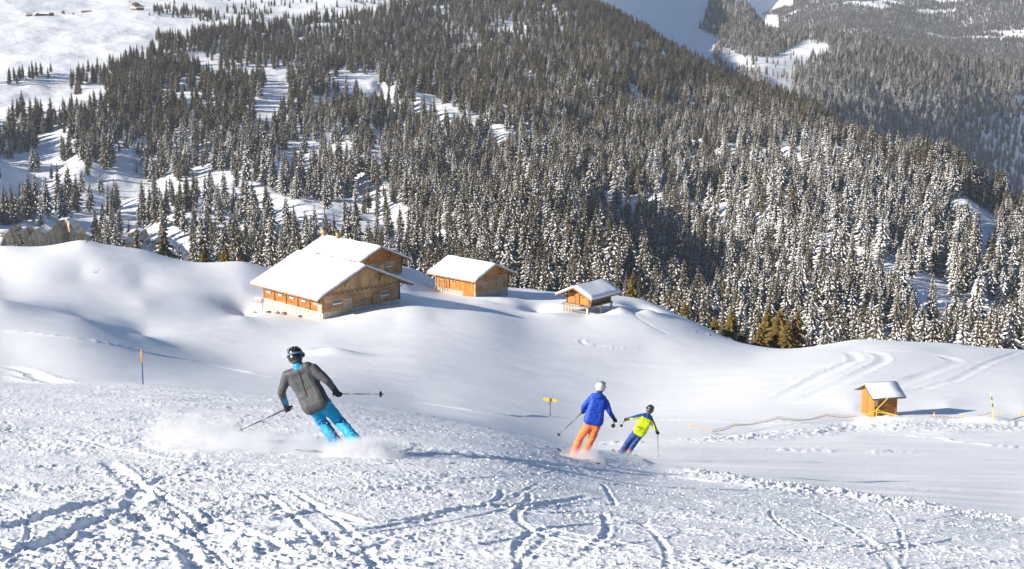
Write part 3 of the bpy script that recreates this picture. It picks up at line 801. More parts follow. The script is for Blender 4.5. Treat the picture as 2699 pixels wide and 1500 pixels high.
d = np.maximum(d, in_poly(px, py, [(1845, 78), (1856, 50), (1872, 10), (1880, -60), (1960, -60), (1945, 30), (1925, 60), (1915, 110), (1880, 95)]) * 1.0)
d *= np.clip(1.1 + 0.8 * fbm(X / 70, Y / 70, 2, 19), .4, 1)
d = np.where(in_poly(px, py, [(2580, 500), (2660, 520), (2699, 560), (2600, 545)]) , d * .2, d)
keep = (rs.rand(len(X)) < d) & (py > -120)
X, Y, Z, px, py = X[keep], Y[keep], Z[keep], px[keep], py[keep]
H = np.interp(Y, [1500, 3300], [23, 20]) * (0.6 + 0.55 * rs.rand(len(X)))
H *= np.where(clear[keep], .75, 1)
sn = .72 + .32 * sstep(120, 240, py - (px - 2000) * .18) + .2 * rs.randn(len(X))
kind = np.where(sn > .92, 2, np.where(sn > .55, 0, 1))
scatter('far_spruce_forest', np.c_[X, Y, Z - .3, H, rs.rand(len(X)) * 6.28, kind * 6 + rs.randint(0, 6, len(X)), rs.uniform(.95, 1.4, len(X))], 'mix', 'sunlit spruce forest on the farther slope, with a snowy clearing')
print('far trees', len(X))

# -- distant mountain forest
X, Y, Z, px, py, rs = candidates(mount_t, 4300, 8200, lambda y: 9.5, 1850, 3000, 7, lambda a, b: 60.0 * fbm(a / 500, b / 500, 5, 12))
streak = fbm((X + 1.1 * Y) / 130, (Y - 1.1 * X) / 900, 3, 23)
top = np.interp(px, [1850, 1960, 2100, 2330, 2699, 3000], [95, 62, -40, 10, -20, -30]) + 40 * fbm(X / 120, Y / 120, 3, 29)
d = np.where(py > top, 1.0, 0.15)
d = np.where(streak > .30, .10, d)
d = np.where((px < 2052) & (py < 78) & (py > 40) & (px > 1990), 0.02, d)
d = np.where((px < 1985) | ((px < 2090) & (py < 45 - (px - 1990) * .3)), 0.0, d)
keep = (rs.rand(len(X)) < d) & (py > -60)
X, Y, Z, px, py = X[keep], Y[keep], Z[keep], px[keep], py[keep]
scatter('distant_forest', np.c_[X, Y, Z - .5, 22 * (.55 + .5 * rs.rand(len(X))), rs.rand(len(X)) * 6.28, rs.randint(0, 3, len(X)) + 3 * (rs.rand(len(X)) < .75), rs.uniform(1.2, 1.8, len(X))], 'far', 'hazy forest on the mountain beyond the valley')
print('mountain trees', len(X))
# ------------------------------------------------------------------ mesh helpers
class MB:
    def __init__(s):
        s.bm = bmesh.new(); s.mi = 0
    def box(s, x0, x1, y0, y1, z0, z1, mi=0):
        vs = [s.bm.verts.new(p) for p in ((x0, y0, z0), (x1, y0, z0), (x1, y1, z0), (x0, y1, z0), (x0, y0, z1), (x1, y0, z1), (x1, y1, z1), (x0, y1, z1))]
        for f in ((3, 2, 1, 0), (4, 5, 6, 7), (0, 1, 5, 4), (1, 2, 6, 5), (2, 3, 7, 6), (3, 0, 4, 7)):
            s.bm.faces.new([vs[i] for i in f]).material_index = mi
        return vs
    def prism(s, poly, vec, mi=0):
        """closed prism: a planar polygon swept along vec"""
        v = Vector(vec)
        a = [s.bm.verts.new(p) for p in poly]; b = [s.bm.verts.new(Vector(p) + v) for p in poly]
        s.bm.faces.new(a[::-1]).material_index = mi; s.bm.faces.new(b).material_index = mi
        for i in range(len(a)):
            j = (i + 1) % len(a)
            s.bm.faces.new((a[i], a[j], b[j], b[i])).material_index = mi
    def tube(s, p0, p1, r0, r1=None, seg=8, mi=0):
        p0, p1 = Vector(p0), Vector(p1); r1 = r0 if r1 is None else r1
        d = p1 - p0
        q = d.to_track_quat('Z', 'Y')
        ra, rb = [], []
        for i in range(seg):
            a = 6.28318 * i / seg
            u = q @ Vector((math.cos(a), math.sin(a), 0))
            ra.append(s.bm.verts.new(p0 + u * r0)); rb.append(s.bm.verts.new(p1 + u * r1))
        for i in range(seg):
            j = (i + 1) % seg
            f = s.bm.faces.new((ra[i], ra[j], rb[j], rb[i])); f.material_index = mi; f.smooth = True
        s.bm.faces.new(ra[::-1]).material_index = mi; s.bm.faces.new(rb).material_index = mi
    def path(s, pts, r, seg=6, mi=0):
        for a, b in zip(pts[:-1], pts[1:]):
            s.tube(a, b, r, r, seg, mi)
    def build(s, name, mats, parent=None, bevel=0, smooth=False):
        bmesh.ops.recalc_face_normals(s.bm, faces=s.bm.faces)
        me = bpy.data.meshes.new(name); s.bm.to_mesh(me); s.bm.free()
        for m in (mats if isinstance(mats, (list, tuple)) else [mats]): me.materials.append(m)
        if smooth:
            me.polygons.foreach_set('use_smooth', [True] * len(me.polygons))
        o = bpy.data.objects.new(name, me); col.objects.link(o)
        if parent is not None: o.parent = parent
        if bevel:
            md = o.modifiers.new('bevel', 'BEVEL'); md.width = bevel; md.segments = 2; md.limit_method = 'ANGLE'
        return o
def empty(name, loc, rz=0, label=None, cat=None, group=None):
    o = bpy.data.objects.new(name, None); col.objects.link(o)
    o.location = loc; o.rotation_euler = (0, 0, rz); o.empty_display_size = 0.3
    if label: o['label'] = label
    if cat: o['category'] = cat
    if group: o['group'] = group
    return o
def stuff(o):
    o['kind'] = 'stuff'; return o

# ------------------------------------------------------------------ wood, stone, metal
def wood(name, c0, c1, axis='x', weather=0.3, gscale=2.0):
    m, n, l, b = mat_new(name)
    b.inputs['Roughness'].default_value = 0.75
    b.inputs['Specular IOR Level'].default_value = 0.2
    tc = n.new('ShaderNodeTexCoord'); mp = n.new('ShaderNodeMapping')
    sc_ = {'x': (0.5, 5, 5), 'y': (5, 0.5, 5), 'z': (5, 5, 0.5)}[axis]
    mp.inputs['Scale'].default_value = [v * gscale for v in sc_]
    l.new(tc.outputs['Object'], mp.inputs[0])
    nz = n.new('ShaderNodeTexNoise'); nz.inputs['Scale'].default_value = 1.0; nz.inputs['Detail'].default_value = 6; nz.inputs['Roughness'].default_value = 0.65
    l.new(mp.outputs[0], nz.inputs['Vector'])
    rp = n.new('ShaderNodeValToRGB'); l.new(nz.outputs[0], rp.inputs[0])
    rp.color_ramp.elements[0].position = 0.3; rp.color_ramp.elements[0].color = (*c0, 1)
    rp.color_ramp.elements[1].position = 0.68; rp.color_ramp.elements[1].color = (*c1, 1)
    n2 = n.new('ShaderNodeTexNoise'); n2.inputs['Scale'].default_value = 0.7; n2.inputs['Detail'].default_value = 4
    l.new(tc.outputs['Object'], n2.inputs['Vector'])
    mr = n.new('ShaderNodeMapRange'); l.new(n2.outputs[0], mr.inputs['Value'])
    mr.inputs['From Min'].default_value = 0.4; mr.inputs['From Max'].default_value = 0.7; mr.inputs['To Max'].default_value = weather
    mx = n.new('ShaderNodeMix'); mx.data_type = 'RGBA'; l.new(mr.outputs[0], mx.inputs[0]); l.new(rp.outputs[0], mx.inputs[6])
    mx.inputs[7].default_value = (0.16, 0.12, 0.09, 1)
    oi = n.new('ShaderNodeObjectInfo')
    hv = n.new('ShaderNodeHueSaturation'); l.new(mx.outputs[2], hv.inputs['Color'])
    m2 = n.new('ShaderNodeMapRange'); l.new(oi.outputs['Random'], m2.inputs['Value']); m2.inputs['To Min'].default_value = 0.8; m2.inputs['To Max'].default_value = 1.15
    l.new(m2.outputs[0], hv.inputs['Value'])
    l.new(hv.outputs[0], b.inputs['Base Color'])
    bp = n.new('ShaderNodeBump'); bp.inputs['Strength'].default_value = 0.5; bp.inputs['Distance'].default_value = 0.02
    l.new(nz.outputs[0], bp.inputs['Height']); l.new(bp.outputs[0], b.inputs['Normal'])
    return m
W_ORANGE_X = wood('larch_logs', (0.22, 0.07, 0.016), (0.58, 0.24, 0.06), 'x', .35, .6)
W_ORANGE_Y = wood('larch_logs_gable', (0.26, 0.085, 0.018), (0.60, 0.27, 0.07), 'y')
W_YEL_Z = wood('larch_boards', (0.30, 0.11, 0.02), (0.66, 0.30, 0.06), 'z', 0.4, .7)
W_TAN_Y = wood('weathered_logs', (0.34, 0.17, 0.075), (0.74, 0.46, 0.23), 'y', 0.6, .45)
W_TAN_Z = wood('weathered_boards', (0.44, 0.24, 0.09), (0.82, 0.53, 0.25), 'z', 0.5, .45)
W_DARK_X = wood('dark_logs', (0.10, 0.055, 0.035), (0.24, 0.14, 0.09), 'x', 0.4)
W_GREY = wood('grey_timber', (0.20, 0.16, 0.12), (0.42, 0.35, 0.27), 'x', 0.3)
W_TRIM = wood('roof_timber', (0.20, 0.11, 0.06), (0.42, 0.26, 0.15), 'x', 0.3)
M_BRACKET = plain('bracket_timber', (0.17, 0.07, 0.025), 0.8)
M_FRAME = plain('window_frame', (0.62, 0.58, 0.50), 0.6)
M_GLASS = plain('window_glass', (0.02, 0.025, 0.035), 0.08)
M_DARK = plain('dark_iron', (0.03, 0.03, 0.035), 0.5)
def stone_mat(name, c0, c1, sc_=2.0, rough=0.9):
    m, n, l, b = mat_new(name)
    b.inputs['Roughness'].default_value = rough
    b.inputs['Specular IOR Level'].default_value = 0.15
    nz = add_bump(n, l, b, sc_ * 2, 0.6, 0.05, 6)
    rp = n.new('ShaderNodeValToRGB'); l.new(nz.outputs[0], rp.inputs[0])
    rp.color_ramp.elements[0].position = 0.35; rp.color_ramp.elements[0].color = (*c0, 1)
    rp.color_ramp.elements[1].position = 0.65; rp.color_ramp.elements[1].color = (*c1, 1)
    l.new(rp.outputs[0], b.inputs['Base Color'])
    return m
M_PLASTER = stone_mat('limewashed_base', (0.52, 0.44, 0.34), (0.72, 0.66, 0.56), 0.8)
M_CONCRETE = stone_mat('concrete', (0.28, 0.26, 0.24), (0.42, 0.39, 0.35), 1.0)
M_STONE = stone_mat('field_stone', (0.20, 0.15, 0.11), (0.42, 0.34, 0.26), 3.0)

def snow_slab(name, P, nu, nv, nrm, parent, seed=0, t=0.32, lip=0.10, mat=None):
    """snow lying on a roof plane: P(u, v) in metres along and down the roof, nu x nv metres, rounded at the edges"""
    a = max(6, int(nu / 0.35)); b = max(6, int(nv / 0.35))
    us = np.linspace(0, nu, a); vs = np.linspace(0, nv, b)
    us[1] = 0.05; us[-2] = nu - 0.05; vs[1] = 0.05; vs[-2] = nv - 0.05
    V, F = [], []
    rs = np.random.RandomState(seed)
    for i, u in enumerate(us):
        for j, v in enumerate(vs):
            d = min(u, nu - u, max(nv - v, 0))
            e = t * min(1, (1 - (1 - min(1, d / 0.22)) ** 2) ** 0.5) if d > 0 else 0.0
            h = (0.02 + e) * (1 + 0.25 * float(vnoise(np.array([u * .6 + seed]), np.array([v * .6]), 3)[0])) + 0.02
            uu = u + (0.05 * float(vnoise(np.array([v * 1.3]), np.array([u * .01 + seed]), 4)[0]) if i in (0, a - 1) else 0)
            V.append(Vector(P(uu, v)) + nrm * (h if d > 0 else 0.012))
    for i in range(a - 1):
        for j in range(b - 1):
            q = i * b + j
            F.append((q, q + b, q + b + 1, q + 1))
    me = bpy.data.meshes.new(name); me.from_pydata([tuple(v) for v in V], [], F)
    me.polygons.foreach_set('use_smooth', [True] * len(F))
    me.materials.append(mat or M_ROOF_SNOW)
    o = bpy.data.objects.new(name, me); col.objects.link(o); o.parent = parent
    me.update()
    if me.polygons[len(F) // 2].normal.dot(nrm) < 0:
        me.flip_normals()
    return o

def window(root, plane, s, z, w, h, W, cols=3, rows=2, sill_snow=False, frame=None, depth=0.06):
    """plane 'g': gable x=0 facing +x, s runs along +y;  'n': wall y=0 facing -y, s runs along -x;  'f': wall y=W facing +y"""
    def bx(mb, s0, s1, z0, z1, d0, d1, mi=0):
        if plane == 'g': mb.box(d0, d1, s0, s1, z0, z1, mi)
        elif plane == 'n': mb.box(-s1, -s0, -d1, -d0, z0, z1, mi)
        else: mb.box(-s1, -s0, W + d0, W + d1, z0, z1, mi)
    f = MB(); t = 0.07
    bx(f, s - w / 2 - t, s + w / 2 + t, z - h / 2 - t, z - h / 2, .03, depth + .05)
    bx(f, s - w / 2 - t, s + w / 2 + t, z + h / 2, z + h / 2 + t, .03, depth + .05)
    bx(f, s - w / 2 - t, s - w / 2, z - h / 2, z + h / 2, .03, depth + .05)
    bx(f, s + w / 2, s + w / 2 + t, z - h / 2, z + h / 2, .03, depth + .05)
    fo = f.build('window', frame or M_FRAME, root)
    g = MB(); bx(g, s - w / 2, s + w / 2, z - h / 2, z + h / 2, .03, depth)
    g.build('pane', M_GLASS, fo)
    mu = MB()
    for i in range(1, cols):
        c = s - w / 2 + w * i / cols; bx(mu, c - .018, c + .018, z - h / 2, z + h / 2, depth, depth + .03)
    for i in range(1, rows):
        c = z - h / 2 + h * i / rows; bx(mu, s - w / 2, s + w / 2, c - .018, c + .018, depth + .002, depth + .034)
    if cols > 1 or rows > 1: mu.build('glazing_bars', frame or M_FRAME, fo)
    if sill_snow:
        sb = MB(); bx(sb, s - w / 2 - .1, s + w / 2 + .1, z - h / 2 + .0, z - h / 2 + .16, depth + .035, depth + .2)
        sb.build('sill_snow', M_ROOF_SNOW, fo, bevel=.05)
    return fo
def door(root, plane, s, z0, w, h, W, mat, bars=False, frame=True):
    def bx(mb, s0, s1, z0_, z1, d0, d1, mi=0):
        if plane == 'g': mb.box(d0, d1, s0, s1, z0_, z1, mi)
        elif plane == 'n': mb.box(-s1, -s0, -d1, -d0, z0_, z1, mi)
        else: mb.box(-s1, -s0, W + d0, W + d1, z0_, z1, mi)
    f = MB()
    bx(f, s - w / 2 - .09, s - w / 2, z0, z0 + h, .03, .14); bx(f, s + w / 2, s + w / 2 + .09, z0, z0 + h, .03, .14)
    bx(f, s - w / 2 - .09, s + w / 2 + .09, z0 + h, z0 + h + .1, .03, .14)
    d = f.build('door', M_FRAME if bars else mat, root)
    p = MB()
    k = 5
    for i in range(k):
        a = s - w / 2 + w * i / k
        bx(p, a + .008, a + w / k - .008, z0, z0 + h, .03, .075 + .01 * (i % 2))
    p.build('door_boards', mat, d)
    if bars:
        q = MB()
        for i in range(1, 5):
            a = s - w / 2 + w * i / 5; bx(q, a - .03, a + .03, z0, z0 + h, .09, .12)
        for zz in (z0 + .3 * h, z0 + .7 * h): bx(q, s - w / 2, s + w / 2, zz - .03, zz + .03, .121, .15)
        q.build('door_bars', M_FRAME, d)
    return d

def gable_house(name, loc, rz, L, W, zw, pitch, of, ob, os_, label, cat, group, mats, course=0.2, base=0.6, base_mat=None,
                gable_split=None, snow_t=0.32, snow_near=True, brackets=True, roof_t=0.14, seed=1, bay_posts=(), base_near=None, rafter_tails=False):
    """house with its ridge along local x; walls x in [-L, 0], y in [0, W]; zw = wall height at the eaves; gable_split = height where
    horizontal logs give way to upright boards; of / ob / os_ = roof overhang in front, behind and at the sides"""
    root = empty(name, loc, rz, label, cat, group)
    near_m, gable_m, board_m, far_m, trim_m = mats
    tp = math.tan(pitch); ridge = zw + W / 2 * tp
    split = zw if gable_split is None else gable_split
    rnd = random.Random(seed)
    top = lambda y: zw + min(y, W - y) * tp
    # base
    if base > 0:
        b = MB(); b.box(-L + .04, -.04, .04, W - .04, -base, 0.0)
        b.build('base', base_mat or M_CONCRETE, root)
    # log courses of the long walls
    for nm, y0, y1, mt in (('near', 0, .16, near_m), ('far', W - .16, W, far_m)):
        mb = MB(); z = 0
        while z < zw - .01:
            h = min(course, zw - z); j = rnd.uniform(-.012, .012)
            mb.box(-L - .12, .12, y0 + j, y1 + j, z + .012, z + h - .008); z += course
        stuff(mb.build('log_wall', mt, root, bevel=0.015))
    # gable walls
    for x0, x1, mt, bm_ in ((-.16, 0, gable_m, board_m), (-L, -L + .16, gable_m, board_m)):
        mb = MB(); z = 0
        while z < split - .01:
            h = min(course, split - z); j = rnd.uniform(-.012, .012)
            ya = 0 if z + h <= zw + .01 else (z + h - zw) / tp
            mb.box(x0 + j, x1 + j, -.12 + ya, W + .12 - ya, z + .01 - course * .02, z + h - .01); z += course
        stuff(mb.build('gable_logs', mt, root, bevel=0.015))
        mb = MB(); y = max(0, (split - zw) / tp); bw = 0.17; ye = W - y
        while y < ye - .02:
            y2 = min(y + bw, ye); j = rnd.uniform(.0, .02)
            pl = [(x0 + .02, y + .006, split), (x0 + .02, y2 - .006, split), (x0 + .02, y2 - .006, top(y2 - .006) - .01), (x0 + .02, y + .006, top(y + .006) - .01)]
            mb.prism(pl, (x1 - x0 + j, 0, 0)); y = y2
        stuff(mb.build('gable_boards', bm_, root))
        mb = MB(); ys = max(0, (split - zw) / tp)
        e = 1 if x1 == 0 else -1
        xx = x1 if e > 0 else x0
        mb.box(min(xx, xx + .1 * e), max(xx, xx + .1 * e), ys - .15, W - ys + .15, split - .07, split + .09)
        mb.build('tie_beam', trim_m, root)
    # dark interior slab closes the loft
    # roof: boards, fascia, rafters
    x0, x1 = -L - ob, of
    for sgn in (0, 1):
        ye = -os_ if sgn == 0 else W + os_
        ze = zw - os_ * tp
        mb = MB()
        poly = [(x0, ye, ze), (x0, W / 2, ridge), (x0, W / 2, ridge + roof_t), (x0, ye, ze + roof_t)]
        mb.prism(poly, (x1 - x0, 0, 0))
        rf = mb.build('roof', trim_m, root)
        fb = MB()
        for xa in (x0 - .04, x1):
            fb.prism([(xa, ye, ze - .10), (xa, W / 2, ridge - .10), (xa, W / 2, ridge + roof_t + .02), (xa, ye, ze + roof_t + .02)], (.04, 0, 0))
        yy = ye - .04 if sgn == 0 else ye
        fb.box(x0 - .04, x1 + .04, yy, yy + .04, ze - .06, ze + roof_t)
        fb.build('fascia', trim_m, rf)
        rm = MB(); n = int((x1 - x0) / 0.85)
        for i in range(n + 1):
            xa = x0 + .1 + (x1 - x0 - .3) * i / n
            ya = 0.0 if sgn == 0 else W
            rm.prism([(xa, ye + (.06 if sgn == 0 else -.06), ze - .13), (xa, ya, zw - .15), (xa, ya, zw - .02), (xa, ye + (.06 if sgn == 0 else -.06), ze - .0)], (.1, 0, 0))
        stuff(rm.build('rafter_ends', M_BRACKET, rf))
        nrm = Vector((0, -math.sin(pitch) if sgn == 0 else math.sin(pitch), math.cos(pitch)))
        nv = (W / 2 + os_) / math.cos(pitch)
        dy = math.cos(pitch); dz = -math.sin(pitch)
        s_ = -1 if sgn == 0 else 1
        snow_slab('roof_snow', lambda u, v, s_=s_: (x0 + u, W / 2 + s_ * v * dy, ridge + roof_t + v * dz), x1 - x0, nv - .02, nrm, rf, seed + sgn, snow_t)
    if brackets:
        for fy in (0.28, 0.72):
            for _ in (0,):
                y = W * fy
                bm_ = MB()
                zt = top(y) - .22
                bm_.box(.0, of - .05, y - .07, y + .07, zt, zt + .14)
                bm_.prism([(0.01, y - .05, zt - .95), (.12, y - .05, zt - .95), (of * .75, y - .05, zt), (of * .75 - .14, y - .05, zt)], (0, .1, 0))
                bm_.build('bracket', M_BRACKET, root)
        bm_ = MB(); bm_.box(0, of - .04, W / 2 - .08, W / 2 + .08, ridge - .2, ridge - .03); bm_.build('ridge_beam', M_BRACKET, root)
        for y in (.0, W):
            bm_ = MB(); zt = zw - .2
            e = -1 if y == 0 else 1
            bm_.prism([(-.3, y + e * .02, zt - .9), (-.3, y + e * .12, zt - .9), (-.3, y + e * os_ * .7, zt - os_ * .7 * tp * .4), (-.3, y + e * (os_ * .7 - .12), zt - os_ * .7 * tp * .4)], (.12, 0, 0))
            bm_.build('bracket', M_BRACKET, root)
    if bay_posts:
        for xs in bay_posts:
            mb = MB(); mb.box(-xs - .07, -xs + .07, -.10, -.015, 0, zw)
            mb.build('bay_post', M_BRACKET, root)
    return root

# big barn
o = at(850, 826, 198.0)
RZ = -math.atan2(.727, .687)
barn = gable_house('barn', o, RZ, 14.2, 13.6, 2.75, R(23.5), 1.15, .9, 1.6, 'biggest barn with snow-covered roof, orange near wall of five windows and pale base', 'barn', None,
                   (W_ORANGE_X, W_TAN_Y, W_TAN_Z, W_DARK_X, W_TRIM), base=2.4, base_mat=M_PLASTER, gable_split=2.55, seed=3, bay_posts=(2.84, 5.68, 8.52, 11.36))
for i in range(5):
    window(barn, 'n', 1.3 + 2.82 * i, 1.35, .62, .62, 13.6, 2, 2, sill_snow=True)
door(barn, 'n', .48, .02, .62, .98, 13.6, M_FRAME)
window(barn, 'g', 2.45, 1.25, 1.35, .55, 13.6, 4, 2, sill_snow=True)
window(barn, 'g', 10.8, 1.25, 1.35, .55, 13.6, 4, 2, sill_snow=True)
door(barn, 'g', 4.25, -.35, 1.25, 1.7, 13.6, W_TAN_Z, bars=True)
door(barn, 'g', 9.3, -.05, 1.1, 1.4, 13.6, W_TAN_Z)
window(barn, 'g', 6.6, .9, .28, .5, 13.6, 1, 2)
mb = MB()
for i in range(14):
    mb.box(.0, .16, .9 + i * .83, 1.08 + i * .83, 2.30, 2.44)
stuff(mb.build('beam_ends', M_BRACKET, barn))
mb = MB()                                         # bench-like log shelf under the left end
mb.box(-15.9, -14.35, -.4, .3, -.55, -.40); mb.box(-15.8, -14.4, -.3, -.1, -.8, -.56)
mb.build('side_platform', W_GREY, barn)
sl = MB(); sl.box(-15.95, -14.3, -.45, .35, -.395, -.12); sl.build('platform_snow', M_ROOF_SNOW, barn, bevel=.08)
mb = MB()
for xs in (0.05, 2.84, 5.68, 8.52, 11.36, 14.1):
    mb.box(-xs - .04, -xs + .04, -.34, -.26, -2.2, .05)
for zz in (-.25, -.75, -1.25):
    mb.box(-14.2, .1, -.335, -.265, zz - .02, zz + .02)
mb.build('pipe_railing', M_CONCRETE, barn)

# stones and logs lying along the foot of the barn
def lump_mesh(name, seed, mat, sq=(1, 1, 1), sub=2):
    bm = bmesh.new(); bmesh.ops.create_icosphere(bm, subdivisions=sub, radius=1)
    rnd = random.Random(seed)
    offs = [(Vector((rnd.uniform(-1, 1), rnd.uniform(-1, 1), rnd.uniform(-1, 1))).normalized(), rnd.uniform(.75, 1.0)) for _ in range(7)]
    for v in bm.verts:
        for d, k in offs:
            e = v.co.dot(d)
            if e > k: v.co -= d * (e - k) * .9
        v.co.x *= sq[0]; v.co.y *= sq[1]; v.co.z *= sq[2]
    me = bpy.data.meshes.new(name); bm.to_mesh(me); bm.free(); me.materials.append(mat)
    return me
ROCKS = [lump_mesh('rock', s, M_STONE, (1, .7, .6)) for s in range(4)]
def rock(px, py, y0, y1, size, label, group=None, mesh=0, dz=0.15, exact=None):
    p = exact or near_t.hit(px, py, y0, y1)
    o = bpy.data.objects.new('rock', ROCKS[mesh]); col.objects.link(o)
    o.location = (p.x, p.y, ground(p.x, p.y) + size * dz); o.scale = (size,) * 3; o.rotation_euler = (0, 0, px * .37)
    o['label'] = label; o['category'] = 'rock'
    if group: o['group'] = group
    return o
for i, (a, b_, sz, lab) in enumerate([(706, 812, .45, 'brown rock at the foot of the big barn below its second window from the left'), (730, 815, .40, 'flat brown rock below the middle of the orange barn wall'), (748, 819, .50, 'largest brown rock at the foot of the orange barn wall'),
                                      (791, 827, .42, 'brown rock below the fourth window of the big barn'), (670, 824, .28, 'small dark rock at the left corner of the big barn')]):
    fx_ = at(a, b_, 198 + (850 - a) * .04); fx_ = Vector((fx_.x, 197.2 + (850 - a) * .04 * 1.2, 0))
    rock(a, b_, 150, 240, sz, lab, 'rocks at the foot of the barn', i % 4, exact=fx_, dz=.3)
rock(651, 833, 150, 240, .16, 'tiny dark stone on open snow left of the big barn', None, 1)
rock(908, 843, 150, 240, .13, 'tiny dark stone on open snow below the barred barn door', None, 2)
rock(1833, 876, 170, 265, .30, 'snow-capped stone on the knoll, the left one of the two above the notch', None, 0)
rock(1867, 884, 170, 265, .42, 'snow-capped stone on the knoll, the right one of the two above the notch', None, 3)
rock(228, 639, 200, 265, .35, 'small dark stump-like rock on the ridge line left below the cliffs', None, 1, dz=.5)

# house with two chimneys behind the barn
RZ2 = RZ
p = at(1058.6, 716, 245.0)
ux, uy = math.cos(RZ), math.sin(RZ)
W2 = 10.1
q = Vector((p.x + uy * W2, p.y - ux * W2, p.z))
house = gable_house('chalet', q, RZ2, 14.0, W2, 2.5, R(24), 1.1, .9, 1.05, 'brown chalet with two chimneys half hidden behind the big barn', 'chalet', None,
                    (W_DARK_X, W_TAN_Y, W_ORANGE_Y, W_DARK_X, W_TRIM), base=2.2, gable_split=2.2, seed=7)
window(house, 'g', 4.5, 1.4, 1.0, .6, W2, 3, 2, sill_snow=True)
window(house, 'g', 7.3, 1.5, 1.0, .6, W2, 3, 2, sill_snow=True)
door(house, 'g', 5.9, .1, .95, 1.6, W2, W_TAN_Z)
M_CHIM = stone_mat('chimney_stone', (0.22, 0.13, 0.07), (0.46, 0.32, 0.18), 1.5)
zr = 2.5 + W2 / 2 * math.tan(R(24))
for xc, hh in ((-14.3, 1.7), (-10.3, 1.65)):
    mb = MB(); mb.box(xc - .3, xc + .3, W2 / 2 - .7, W2 / 2 - .1, zr - .3, zr + hh - .45, 0)
    ch = mb.build('chimney', M_CHIM, house, bevel=.03)
    mb = MB(); mb.box(xc - .36, xc + .36, W2 / 2 - .76, W2 / 2 - .04, zr + hh - .449, zr + hh - .35)
    mb.build('chimney_collar', M_STONE, ch)
    mb = MB(); mb.tube((xc, W2 / 2 - .4, zr + hh - .349), (xc, W2 / 2 - .4, zr + hh + .1), .2, .26, 10)
    mb.build('chimney_pot', M_DARK, ch)

# second barn
RZ3 = -math.atan2(.69, .724)
o = at(1253.5, 775, 236.0)
barn2 = gable_house('barn', o, RZ3, 9.4, 7.7, 2.6, R(23.5), .95, 1.0, 1.05, 'orange barn standing alone between the biggest barn and the small log store', 'barn', None,
                    (W_YEL_Z, W_TAN_Y, W_YEL_Z, W_DARK_X, W_TRIM), base=1.6, gable_split=2.45, seed=11)
window(barn2, 'g', 2.1, 1.2, .8, .8, 7.7, 3, 3); window(barn2, 'g', 5.6, 1.35, .8, .8, 7.7, 3, 3)
window(barn2, 'n', 7.7, 1.75, .55, .75, 7.7, 2, 2); window(barn2, 'n', 5.15, 1.55, .55, .75, 7.7, 2, 2)
door(barn2, 'n', 6.6, .1, .9, 1.9, 7.7, W_ORANGE_X)
mb = MB()
for i in range(14):
    mb.box(-2.9 + i * .2 + .008, -2.9 + i * .2 + .19, -.07 - .01 * (i % 2), -.015, -.7 - .05 * (i % 3), 2.35)
stuff(mb.build('wall_boards', W_YEL_Z, barn2))
mb = MB(); mb.box(-.02, .1, -.2, -.04, -1.2, 2.2); mb.build('corner_post', M_PLASTER, barn2)
for i, xs in enumerate((-8.9, -8.3, -7.7, -7.0)):
    mb = MB(); mb.prism([(xs - .05, -.9, -.5), (xs + .05, -.9, -.5), (xs + .35, -.05, 1.3), (xs + .25, -.05, 1.3)], (0, -.08, .02))
    pl = mb.build('plank', W_GREY)
    mw = Matrix.Translation(barn2.location) @ Matrix.Rotation(RZ3, 4, 'Z')
    pl.matrix_world = mw
    pl['label'] = ['leftmost grey plank leaning on the orange barn wall', 'grey plank leaning beside the leftmost one on the orange barn', 'grey plank leaning under the left window of the orange barn', 'grey plank leaning next to the orange barn door'][i]
    pl['category'] = 'plank'; pl['group'] = 'planks leaning on the second barn'

# small log store on stilts
o = at(1493.7, 797, 226.0)
RZ4 = math.atan2(-.766, -.643)
Ls, Ws = 5.4, 4.5
store = gable_house('log_store', o, RZ4, Ls, Ws, 1.75, R(24), 1.3, 1.1, 1.3, 'small log store raised on stilts with grey snowy roof', 'hut', None,
                    (W_DARK_X, W_YEL_Z, W_YEL_Z, W_DARK_X, W_TRIM), base=0, gable_split=None, seed=19, snow_t=.28, brackets=True)  # shade of the right-hand wall put into its dark logs
door(store, 'g', 2.1, .1, .75, 1.5, Ws, W_ORANGE_Y)
mb = MB()
mb.box(-Ls - .2, 1.0, -.35, Ws + .35, -.22, -.02)
mb.build('floor_platform', W_GREY, store)
for (xa, ya) in ((.75, -.15), (.75, Ws + .15), (-Ls, -.15), (-Ls, Ws + .15), (-Ls / 2, Ws + .15)):
    mb = MB(); mb.box(xa - .14, xa + .14, ya - .14, ya + .14, -1.9, -.225); mb.build('stilt', M_PLASTER, store)
mb = MB(); mb.path([(1.25, Ws + 1.2, 1.15), (.9, Ws + .9, .6), (.6, Ws + .35, .2), (.6, Ws + .35, -1.2)], .045); mb.build('downpipe', M_CONCRETE, store)
mb = MB()
mb.box(.2, .95, .3, Ws - 1.2, -.015, .12); mb.build('bench', W_GREY, store)
for i in range(4):
    mb = MB(); mb.box(1.05, 1.2, .2 + i * .55, .3 + i * .55, -1.3, -.1); mb.build('rail_post', M_PLASTER, store)
mb = MB(); mb.box(1.21, 1.27, .0, 2.3, -.65, -.55); mb.box(1.21, 1.27, .0, 2.3, -1.0, -.9); mb.build('rail', W_GREY, store)

